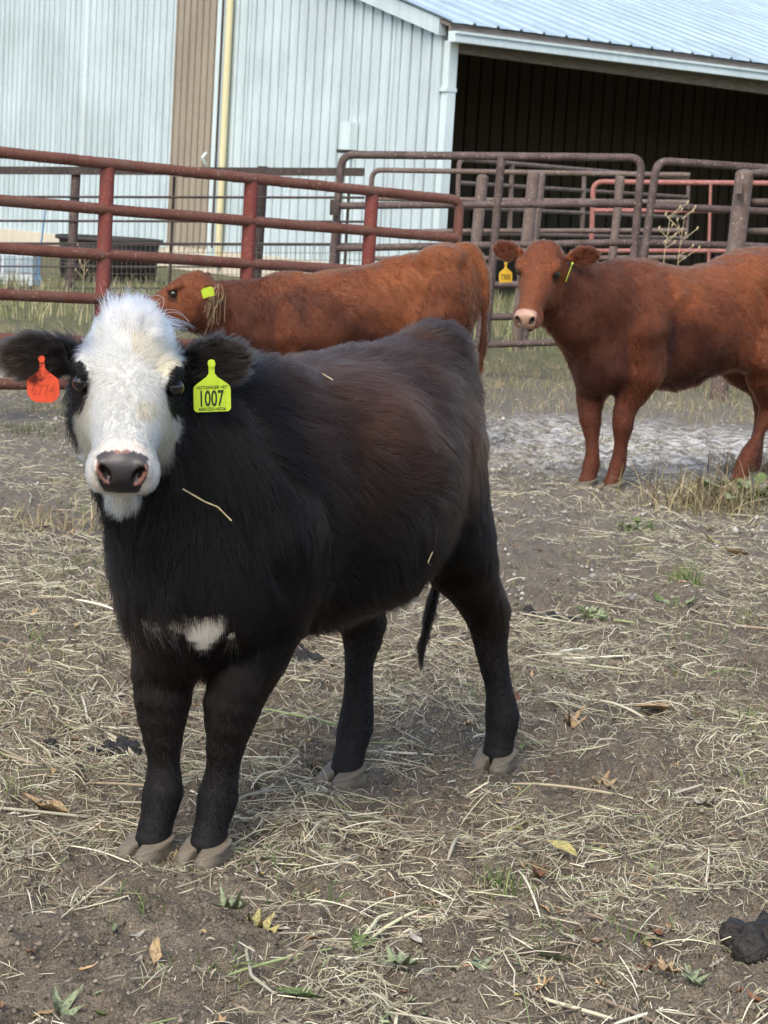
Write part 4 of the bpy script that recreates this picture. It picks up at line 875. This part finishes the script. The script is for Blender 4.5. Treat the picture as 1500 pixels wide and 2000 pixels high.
t = tend; e = arail(t, 0); pipe('post', [(e[0], e[1], -.1), (e[0], e[1], e[2] - .7)], .032, M_RED, fa)
# weathered gate in the middle
def gate(name, label, px0, px1, Ys, rails, m, r=.03, uprights=(), lean=0.0, rise=True, cat='gate', extra_drop=.0, right_round=True, left_round=True, upr=None):
    """rails: (y at left, y at right) photo rows of each rail, top first; px0/px1 photo columns; Ys depth at both ends"""
    P0 = [at(px0 - lean * (y0 - rails[0][0]), y0, Ys[0]) for y0, _ in rails]; P1 = [at(px1 - lean * (y1 - rails[0][1]), y1, Ys[1]) for _, y1 in rails]
    ro = empty(name, (P0[0][0], P0[0][1], 0)); tag(ro, label, cat); bot0, bot1 = P0[-1], P1[-1]
    loop = ([bot0] if left_round else []) + [P0[0], P1[0]] + ([bot1] if right_round else []); pipe('frame', bend(loop, .10, 6) if len(loop) > 2 else loop, r, m, ro)
    for a, b in list(zip(P0, P1))[1:]: pipe('rail', [lerp(a, b, t_) for t_ in np.linspace(0, 1, 6)], r * .9, m, ro)
    for u in uprights: a = lerp(P0[0], P1[0], u); b = lerp(P0[-1], P1[-1], u); pipe('upright', [a + np.array([0, -.01, 0]), b + np.array([0, -.01, 0])], r * 1.05, upr or m, ro)
    return ro, P0, P1
g1, P0, P1 = gate('pipe_gate', 'tall weathered brown pipe gate in the middle of the back fence', 668, 1254, (16.1, 15.9), [(302, 308), (402, 397), (485, 473), (563, 551), (628, 612), (683, 664)], M_BRN, .031, (.535,), lean=.085)
pipe('brace', [at(957, 540, 15.9), at(935, 660, 15.9)], .03, M_BRN, g1)
mb = MB(); c = at(652, 405, 16.0) - np.array(g1.location); mb.box(c - np.array([.03, .03, .06]), (.07, 0, 0), (0, .06, 0), (0, 0, .12)); mb.obj('hinge', M_DRK, g1)
for x_, y_ in ((655, 500), (1249, 500)):
    q = at(x_, y_, 16.25); po = empty('gate_post', (q[0], q[1], 0)); tag(po, 'weathered post carrying the %s end of the brown gate' % ('left' if x_ < 900 else 'right'), 'post'); pipe('shaft', [(q[0], q[1], -.1), (q[0], q[1], 1.15)], .035, M_BRN, po)
g2, Q0, Q1 = gate('pipe_gate', 'weathered pipe gate behind the red heifer at the right', 1283, 1760, (15.8, 16.6), [(314, 346), (402, 425), (474, 490), (545, 560), (605, 618), (655, 665)], M_BRN, .031, (), lean=.135)
# dark back fence with rods and wire mesh
B0, B1 = at(-160, 332, 24), at(712, 336, 23)
fb = empty('back_fence', (B0[0], B0[1], 0)); tag(fb, 'dark steel fence with thin rods and wire mesh in front of the barn', 'fence')
def brow(y0, y1): return at(-160, y0, 24), at(712, y1, 23)
mb = MB(); a, b = brow(332, 336); mb.box(a - np.array(fb.location) - np.array([0, .04, .045]), b - a, (0, .08, 0), (0, 0, .09)); mb.obj('top_rail', M_DRK, fb, False)
for y in (384, 431, 475, 520, 562): a, b = brow(y, y + 2); pipe('rod', [a, b], .014 if y < 500 else .010, M_DRK, fb, 8)
for px, w_, m_ in ((-60, .055, M_BRN), (143, .055, M_BRN), (507, .06, M_DRK)):
    q = at(px, 400, 23.7); pipe('post', [(q[0], q[1], -.1), (q[0] + .02, q[1], 1.36 + .0004 * (px + 160))], w_, m_, fb)
for px in (338, 680): q = at(px, 400, 23.6); pipe('rod', [(q[0], q[1], 0), (q[0], q[1], 1.45)], .018, M_DRK, fb, 8)
mb = MB(); o0 = np.array(fb.location); a0, b0 = brow(478, 480); a1, b1 = brow(590, 592)
for k in range(95):
    t = k / 94; mb.tube([lerp(a0, b0, t) - o0 - (0, .03, 0), lerp(a1, b1, t) - o0 - (0, .03, 0)], .0032, 4)
for k in range(9):
    t = k / 8; mb.tube([lerp(a0, a1, t) - o0 - (0, .03, 0), lerp(b0, b1, t) - o0 - (0, .03, 0)], .0032, 4)
mb.obj('wire_mesh', M_WIRE, fb)['kind'] = 'stuff'
# mauve panels behind the gates
g3, _, _ = gate('pipe_fence', 'long mauve pipe panel behind the brown gate', 727, 1348, (21.2, 20.4), [(332, 342), (388, 395), (452, 450), (505, 503), (560, 556)], M_MAU, .027, (.78,), lean=.05, cat='fence', right_round=False)
for i, (x_, y_, r_p, Yp, m_, lab) in enumerate(((1043, 333, .058, 19.5, M_MAU, 'round mauve post behind the brown gate'), (1057, 338, .045, 19.9, M_MAU, 'slimmer mauve post beside the round mauve post'), (943, 340, .055, 19.8, M_MAU, 'mauve post left of the gate upright'), (1455, 330, .068, 15.3, M_MAU, 'thick round capped post behind the right red heifer'), (1213, 343, .04, 20.0, M_MAU, 'slim mauve post near the right end of the brown gate'))):
    q = at(x_, y_, Yp); po = empty('pipe_post', (q[0], q[1], 0)); tag(po, lab, 'post'); pts = [(q[0] - .055, q[1], -.1), (q[0], q[1], q[2] - r_p * .6)]; rr = [r_p, r_p]
    for k in range(1, 5): an = k / 4 * 1.45; pts.append((q[0], q[1], q[2] - r_p * .6 + r_p * .6 * math.sin(an))); rr.append(r_p * math.cos(an))
    mb = MB(); mb.tube([np.array(p_) - np.array(po.location) for p_ in pts], rr, 16); mb.obj('shaft', m_, po)
    if x_ == 1455:
        pipe('hinge_pin', [at(1447, 352, 15.2), at(1449, 395, 15.2)], .014, M_DRK, po, 8); mb = MB(); c = at(1443, 365, 15.2) - np.array(po.location); mb.box(c - np.array([.03, .03, .05]), (.05, 0, 0), (0, .05, 0), (0, 0, .10)); mb.obj('hinge_plate', M_MAU, po)
g6, _, _ = gate('pipe_fence', 'mauve pipe panel running off the right edge from the capped post', 1452, 1760, (15.5, 13.5), [(340, 320), (394, 398), (452, 450), (510, 515)], M_MAU, .028, (), cat='fence', left_round=False, right_round=False)
g4, _, _ = gate('pipe_gate', 'faded red pipe gate deep in the pen behind the brown gates', 1159, 1640, (21.6, 21.6), [(355, 359), (411, 413), (490, 490), (545, 545)], M_SAL, .027, (), lean=.03)
pipe('upright', [at(1388, 358, 21.5), at(1383, 545, 21.5)], .016, M_SAL, g4, 8)
g5, _, _ = gate('pipe_fence', 'grey pipe panel slanting back inside the barn opening', 897, 1345, (25, 30), [(311, 349), (357, 385), (405, 425), (455, 465)], M_MAU, .03, (.2, .5), lean=.04, cat='fence')
# ------------------------------------------------------------------ barn
K = np.array([.41, 29.0]); GD = np.array([-.622, .783]); FD = np.array([.783, .622]); GN = -FD; FN = -GD
EZ = 3.67; SL = .29; RT = 12.0; TEND = 24.0
def b3(u, t, z, off=0.0):  # u along the open front, t along the gable end
    q = K + FD * u + GD * t; return np.array([q[0], q[1], z])
def ztop(t): return EZ + SL * (t if t < RT else 2 * RT - t)
def sheet_mat(name, c, stain, rough=.45, spec=.5, streak=(3, 3, .25), amt=.6, metal=0.0, rot=0.0):
    m, ns, L, b = mat(name); tc = ns.new('ShaderNodeTexCoord'); mp = ns.new('ShaderNodeMapping'); mp.inputs['Scale'].default_value = streak; mr_ = ns.new('ShaderNodeVectorRotate'); mr_.rotation_type = 'Z_AXIS'; mr_.inputs['Angle'].default_value = -rot; L.new(tc.outputs['Object'], mr_.inputs[0]); L.new(mr_.outputs[0], mp.inputs[0])
    n = N(ns, 'ShaderNodeTexNoise', Scale=2.2, Detail=9.0, Roughness=.7); L.new(mp.outputs[0], n.inputs['Vector']); r = ramp(ns, [(.38, c), (.60, tuple(v * .88 for v in c)), (.78, stain)]); L.new(n.outputs['Fac'], r.inputs[0])
    n3 = N(ns, 'ShaderNodeTexNoise', Scale=.9, Detail=5.0); L.new(tc.outputs['Object'], n3.inputs['Vector']); r3 = ramp(ns, [(.35, (.80, .80, .80)), (.65, (1, 1, 1))]); L.new(n3.outputs['Fac'], r3.inputs[0])
    mx = ns.new('ShaderNodeMix'); mx.data_type = 'RGBA'; mx.blend_type = 'MULTIPLY'; mx.inputs[0].default_value = amt; L.new(r.outputs[0], mx.inputs[6]); L.new(r3.outputs[0], mx.inputs[7])
    L.new(mx.outputs[2], b.inputs['Base Color']); b.inputs['Roughness'].default_value = rough; b.inputs['Specular IOR Level'].default_value = spec; b.inputs['Metallic'].default_value = metal; return m
M_WALL = sheet_mat('white_sheet_metal', (.53, .635, .67), (.41, .50, .55), amt=.8); M_TAN = sheet_mat('tan_sheet_metal', (.33, .29, .23), (.25, .22, .18)); M_ROOF = sheet_mat('galvanised_roof', (.38, .49, .56), (.16, .11, .075), .4, .5, (5, .55, 1), .7, rot=math.atan2(-.622, .783) * -1)
M_TRIM = sheet_mat('white_trim', (.60, .71, .73), (.50, .58, .60)); M_SKIRT = sheet_mat('pale_skirt_board', (.62, .57, .45), (.42, .37, .28)); M_WOOD = noisy('grey_timber', (.13, .11, .095), (.26, .23, .20), 5, .8, stretch=(1, 1, 8), bump=.3)
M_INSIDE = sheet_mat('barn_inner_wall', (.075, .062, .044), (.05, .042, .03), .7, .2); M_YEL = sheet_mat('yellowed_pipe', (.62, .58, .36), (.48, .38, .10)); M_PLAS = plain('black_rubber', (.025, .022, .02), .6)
barn = empty('barn', (K[0], K[1], 0)); tag(barn, 'pale blue white metal barn with an open dark bay', 'barn'); BO = np.array([K[0], K[1], 0.0])
def ribbed(name, m, t0, t1, pitch, z0f, z1f, N2, along, rib=.032, off=0.0, u0=0.0, wide=.03, parent=None):
    """one ribbed wall sheet from t0 to t1; along: function t -> xy"""
    prof = []; t = t0
    while t < t1 - 1e-6:
        e = min(t + pitch, t1); prof.append((t, 0)); c = t + pitch * .5
        for d, hh in ((-wide * 1.45, 0), (-wide * 1.40, -.036), (-wide * .72, -.036), (-wide * .7, rib * .5), (-wide * .5, rib), (wide * .5, rib), (wide * .9, 0)):  # groove beside each rib is added to hold shade and darken the rib line
            if c + d < t1: prof.append((c + d, hh))
        t = e
    prof.append((t1, 0)); V = []
    for t, hh in prof:
        q = along(t) + N2 * (hh + off); V += [(q[0] - BO[0], q[1] - BO[1], z0f(t)), (q[0] - BO[0], q[1] - BO[1], z1f(t))]
    Fc = [(2 * i, 2 * i + 2, 2 * i + 3, 2 * i + 1) for i in range(len(prof) - 1)]; me = mesh_py(name, V, Fc); return link(name, me, parent or barn, m)
gal = lambda t: K + GD * t
def gsheets(t0, t1, wd, pitch, m, z0=.32, off=0.0):
    t = t0
    while t < t1 - .02:
        e = min(t + wd, t1); ribbed('wall_sheet', m, t, e - .004, pitch, lambda q: z0, lambda q: ztop(q) - .02, GN, gal, off=off + .004 * (int(t * 7) % 2)); t = e
gsheets(.13, 5.25, .92, .23, M_WALL); gsheets(5.60, 6.84, 1.24, .19, M_TAN, off=.03); gsheets(6.84, 9.66, .95, .205, M_WALL, off=.05); gsheets(9.78, TEND, .95, .19, M_WALL, off=.01)
def bbox(name, m, u0, u1, t0, t1, z0, z1, smooth=False, parent=None):
    mb = MB(); c = [b3(u0, t0, z0), b3(u1, t0, z0), b3(u1, t1, z0), b3(u0, t1, z0), b3(u0, t0, z1), b3(u1, t0, z1), b3(u1, t1, z1), b3(u0, t1, z1)]; mb.hexa([p - BO for p in c]); return mb.obj(name, m, parent or barn, smooth)
bbox('door_trim', M_TRIM, -.09, 0, 5.46, 5.56, .1, 5.1); bbox('door_trim', M_TRIM, -.06, 0, 5.26, 5.46, .1, 5.1); bbox('wall_trim', M_TRIM, -.08, .0, 9.67, 9.77, .1, 5.4); bbox('wall_trim', M_WALL, -.05, .0, 9.73, 9.86, .1, 5.4)
mb = MB(); mb.tube([b3(-.10, 5.20, 5.2) - BO, b3(-.10, 5.20, .1) - BO], .06, 10); mb.obj('yellowed_drain_pipe', M_YEL, barn); mb = MB(); mb.tube([b3(-.12, 5.36, 5.2) - BO, b3(-.12, 5.36, .4) - BO], .018, 8); mb.obj('dark_cable', M_DRK, barn)
bbox('skirt_board', M_SKIRT, -.05, .05, .0, TEND, -.1, .36)
mb = MB(); q = b3(-.08, 5.72, 1.9) - BO; mb.tube([q, q + (-.05, -.06, -.08), q + (0, 0, -.18)], .025, 8); mb.obj('door_handle', M_TRIM, barn)
# rake trim, electric box
def rake(t0, t1, z_lo, z_hi, u0, u1, name, m):
    mb = MB(); c = [b3(u0, t0, ztop(t0) + z_lo), b3(u1, t0, ztop(t0) + z_lo), b3(u1, t1, ztop(t1) + z_lo), b3(u0, t1, ztop(t1) + z_lo), b3(u0, t0, ztop(t0) + z_hi), b3(u1, t0, ztop(t0) + z_hi), b3(u1, t1, ztop(t1) + z_hi), b3(u0, t1, ztop(t1) + z_hi)]; mb.hexa([p - BO for p in c]); return mb.obj(name, m, barn, False)
rake(-.10, RT, -.03, .20, -.16, -.03, 'rake_trim', M_WALL); rake(RT, TEND, -.03, .20, -.16, -.03, 'rake_trim', M_WALL)
bx = bbox('meter_box', M_TRIM, -.17, -.03, 1.78, 2.02, 2.02, 2.42); bbox('meter_cover', M_PLAS, -.20, -.05, 1.86, 2.04, 1.97, 2.02, parent=None); mb = MB(); mb.tube([b3(-.08, 1.9, 2.0) - BO, b3(-.08, 1.9, .3) - BO], .03, 8); mb.obj('conduit', M_TRIM, barn)
# corner trim, downspout, posts
bbox('corner_trim', M_WALL, -.06, .05, -.05, .12, .0, EZ + .05); bbox('downspout', M_TRIM, -.02, .13, -.20, -.07, .15, EZ - .12)
bbox('downspout_strap', M_TRIM, -.05, .14, -.212, -.06, 2.86, 2.91)
# roof
def roof_sheets(ttop):
    u = -.22; w_ = .86; k = 0
    while u < 16.3:
        V = []; prof = []
        for j in range(3):
            c = u + j * .43
            for d, hh in ((0, .032), (.02, .032), (.035, 0), (.215, .004), (.395, 0), (.41, .032)):
                if d + j * .43 <= w_ + 1e-6: prof.append((c + d, hh))
        prof = [p_ for p_ in prof if p_[0] <= u + w_]
        for (uu, hh) in prof:
            for t in (-.42, RT): V.append(b3(uu, t, EZ + SL * t + .22 + hh + .002 * (k % 2)) - BO)
        n = len(prof); Fc = [(2 * i, 2 * i + 2, 2 * i + 3, 2 * i + 1) for i in range(n - 1)]; me = mesh_py('roof_sheet', V, Fc); link('roof_sheet', me, barn, M_ROOF); u += w_; k += 1
roof_sheets(RT)
def slab(name, m, u0, u1, t0, t1, zo, th):
    mb = MB(); f = lambda t: EZ + SL * t + zo if t0 < RT else EZ + SL * (2 * RT - t) + zo
    c = [b3(u0, t0, f(t0)), b3(u1, t0, f(t0)), b3(u1, t1, f(t1)), b3(u0, t1, f(t1))]; mb.hexa([p - BO for p in c] + [p - BO + np.array([0, 0, th]) for p in c]); return mb.obj(name, m, barn, False)
slab('roof_deck', M_WOOD, -.15, 16.2, -.34, RT, .14, .05); slab('roof_slope', M_ROOF, -.2, 16.3, RT, TEND + .3, .20, .05)
bbox('fascia', M_WOOD, -.16, 16.2, -.36, -.31, EZ - .13, EZ + .045)
mb = MB()
for u0, u1 in ((-.2, 5.2), (5.203, 16.25)):   # gutter with a stepped face
    for (t0, t1, z0, z1) in ((-.52, -.365, EZ - .16, EZ - .10), (-.50, -.365, EZ - .10, EZ - .05), (-.535, -.365, EZ - .05, EZ - .015)): mb.hexa([p - BO for p in (b3(u0, t0, z0), b3(u1, t0, z0), b3(u1, t1, z0), b3(u0, t1, z0), b3(u0, t0, z1), b3(u1, t0, z1), b3(u1, t1, z1), b3(u0, t1, z1))])
mb.obj('gutter', M_TRIM, barn, False)
mb = MB(); c = [b3(.14, -.12, EZ - .27), b3(16.2, -.12, EZ - .42), b3(16.2, .0, EZ - .42), b3(.14, .0, EZ - .27), b3(.14, -.12, EZ + .0), b3(16.2, -.12, EZ + .0), b3(16.2, .0, EZ + .0), b3(.14, .0, EZ)]; mb.hexa([p - BO for p in c]); mb.obj('header_beam', M_WOOD, barn, False)
frl = lambda t: K + GD * 6.2 + FD * t
u = .05
while u < 16:
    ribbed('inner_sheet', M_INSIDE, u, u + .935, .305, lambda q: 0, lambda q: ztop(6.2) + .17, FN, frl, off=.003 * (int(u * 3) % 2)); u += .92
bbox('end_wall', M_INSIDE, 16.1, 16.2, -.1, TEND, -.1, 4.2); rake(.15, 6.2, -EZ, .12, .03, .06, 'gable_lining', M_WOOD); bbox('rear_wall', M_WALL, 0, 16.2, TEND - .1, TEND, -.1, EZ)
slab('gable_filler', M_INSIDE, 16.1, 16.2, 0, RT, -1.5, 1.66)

# ------------------------------------------------------------------ yard things
q = at(211, 540, 28.3); tk = empty('stock_tank', (q[0], q[1], 0)); tag(tk, 'dark round stock tank in the weeds behind the back fence', 'stock tank')
def lathe(prof, n=40):
    V = []; Fc = []
    for r, z in prof:
        for k in range(n): a = 2 * math.pi * k / n; V.append((r * math.cos(a), r * math.sin(a), z))
    for i in range(len(prof) - 1):
        for k in range(n): k2 = (k + 1) % n; Fc.append((i * n + k, i * n + k2, (i + 1) * n + k2, (i + 1) * n + k))
    return V, Fc
V, Fc = lathe([(.0, .02), (.62, .0), (.645, .04), (.66, .2), (.668, .21), (.668, .23), (.66, .24), (.675, .40), (.683, .41), (.683, .43), (.675, .44), (.685, .54)]); link('tank_wall', mesh_py('tank_wall', V, Fc, True), tk, M_PLAS)
V, Fc = lathe([(.685, .54), (.735, .545), (.74, .57), (.73, .60), (.70, .60), (.675, .58), (.66, .10), (.0, .09)]); link('rim', mesh_py('rim', V, Fc, True), tk, M_PLAS)
q = at(25, 560, 26.0); cr = empty('plastic_crate', (q[0], q[1], 0)); tag(cr, 'pale blue white block in the weeds at the left edge', 'crate'); M_CR = plain('pale_plastic', (.55, .62, .66), .5); M_CRD = plain('blue_grey_panel', (.28, .36, .42), .5)
mb = MB(); mb.box((-.30, -.2, 0), (.58, 0, 0), (0, .4, 0), (0, 0, .42)); mb.obj('shell', M_CR, cr, False)
for k in range(3): mb = MB(); mb.box((-.27 + k * .19, -.215, .16), (.15, 0, 0), (0, .02, 0), (0, 0, .20)); mb.obj('side_panel', M_CRD, cr, False)
q = at(75, 540, 25.6); bp_ = empty('step_in_post', (q[0], q[1], 0)); tag(bp_, 'thin blue fence post left of the stock tank', 'post'); M_BL = plain('blue_plastic', (.10, .22, .38), .5)
mb = MB(); mb.tube([(0, 0, -.05), (.01, 0, .45), (.06, 0, .95)], [.014, .012, .010], 8); mb.obj('shaft', M_BL, bp_); mb = MB(); mb.box((-.04, -.012, .02), (.08, 0, 0), (0, .024, 0), (0, 0, .12)); mb.obj('foot_step', M_BL, bp_)
# tall weed stalks by the far gate
for i, (px, Yw, h, lab) in enumerate(((( 1290, 560), 15.0, .50, 'tall dry weed with pale seed heads before the far gate'), ((1318, 560), 15.1, .50, 'shorter dry weed right of the tall dry weed'), ((160, 585), 22.5, .55, 'dry weed stalk behind the near red fence at the left'))):
    q = at(*px, Yw); ro = empty('weed_stalk', (q[0], q[1], 0)); tag(ro, lab, 'weed'); rr = np.random.default_rng(60 + i); base = q[2] if q[2] > 0 else 0
    mb = MB(); mb.tube([(0, 0, -.02), (.01, 0, base + h * .5), (.03, 0, base + h)], [.004, .003, .002], 6); mb.obj('stem', M_HAY, ro)
    for k in range(9):
        z0 = base + h * rr.uniform(.35, 1); a = rr.uniform(0, 6.28); L_ = rr.uniform(.05, .14); tip = np.array([.02 + math.cos(a) * L_, math.sin(a) * L_ * .6, z0 + L_ * .8]); mb = MB(); mb.tube([(.015, 0, z0), tip], [.003, .002], 5); sp = mb.obj('twig', M_HAY, ro)
        mb = MB(); mb.tube([tip - (0, 0, .008), tip + (.004, 0, .008), tip + (.01, 0, .02)], [.003, .008, .002], 6); mb.obj('seed_head', M_HAY, sp)
# hay on the heifer's neck and straws on the calf
if 'nored' not in DEV:
    Lm = lambda p: Vector(h2L(p)); rr = np.random.default_rng(9)
    for k in range(20):
        x0 = 424 + rr.normal() * 7; y0 = 552 + rr.random() * 40; x1 = x0 - rr.uniform(-8, 26); y1 = y0 + rr.uniform(8, 70); Y0 = 10.90
        pts = [skin_at(heifer2, x0 + (x1 - x0) * t + rr.normal() * 1.2, y0 + (y1 - y0) * t, .018 + .012 * math.sin(t * 3.1)) for t in (0, .5, 1)]; strand('hay_wisp', pts, .0009, heifer2)
if 'nocalf' not in DEV:
    strand('straw_stem', [skin_at(calf, 357, 955, .035), skin_at(calf, 400, 980, .03), skin_at(calf, 425, 990, .03), skin_at(calf, 452, 1017, .035)], .0015, calf)
    strand('straw_stem', [skin_at(calf, 845, 1078, .03), skin_at(calf, 836, 1098, .03), skin_at(calf, 850, 1118, .03)], .001, calf)
    strand('straw_stem', [skin_at(calf, 630, 730, .03), skin_at(calf, 650, 742, .03)], .0012, calf)
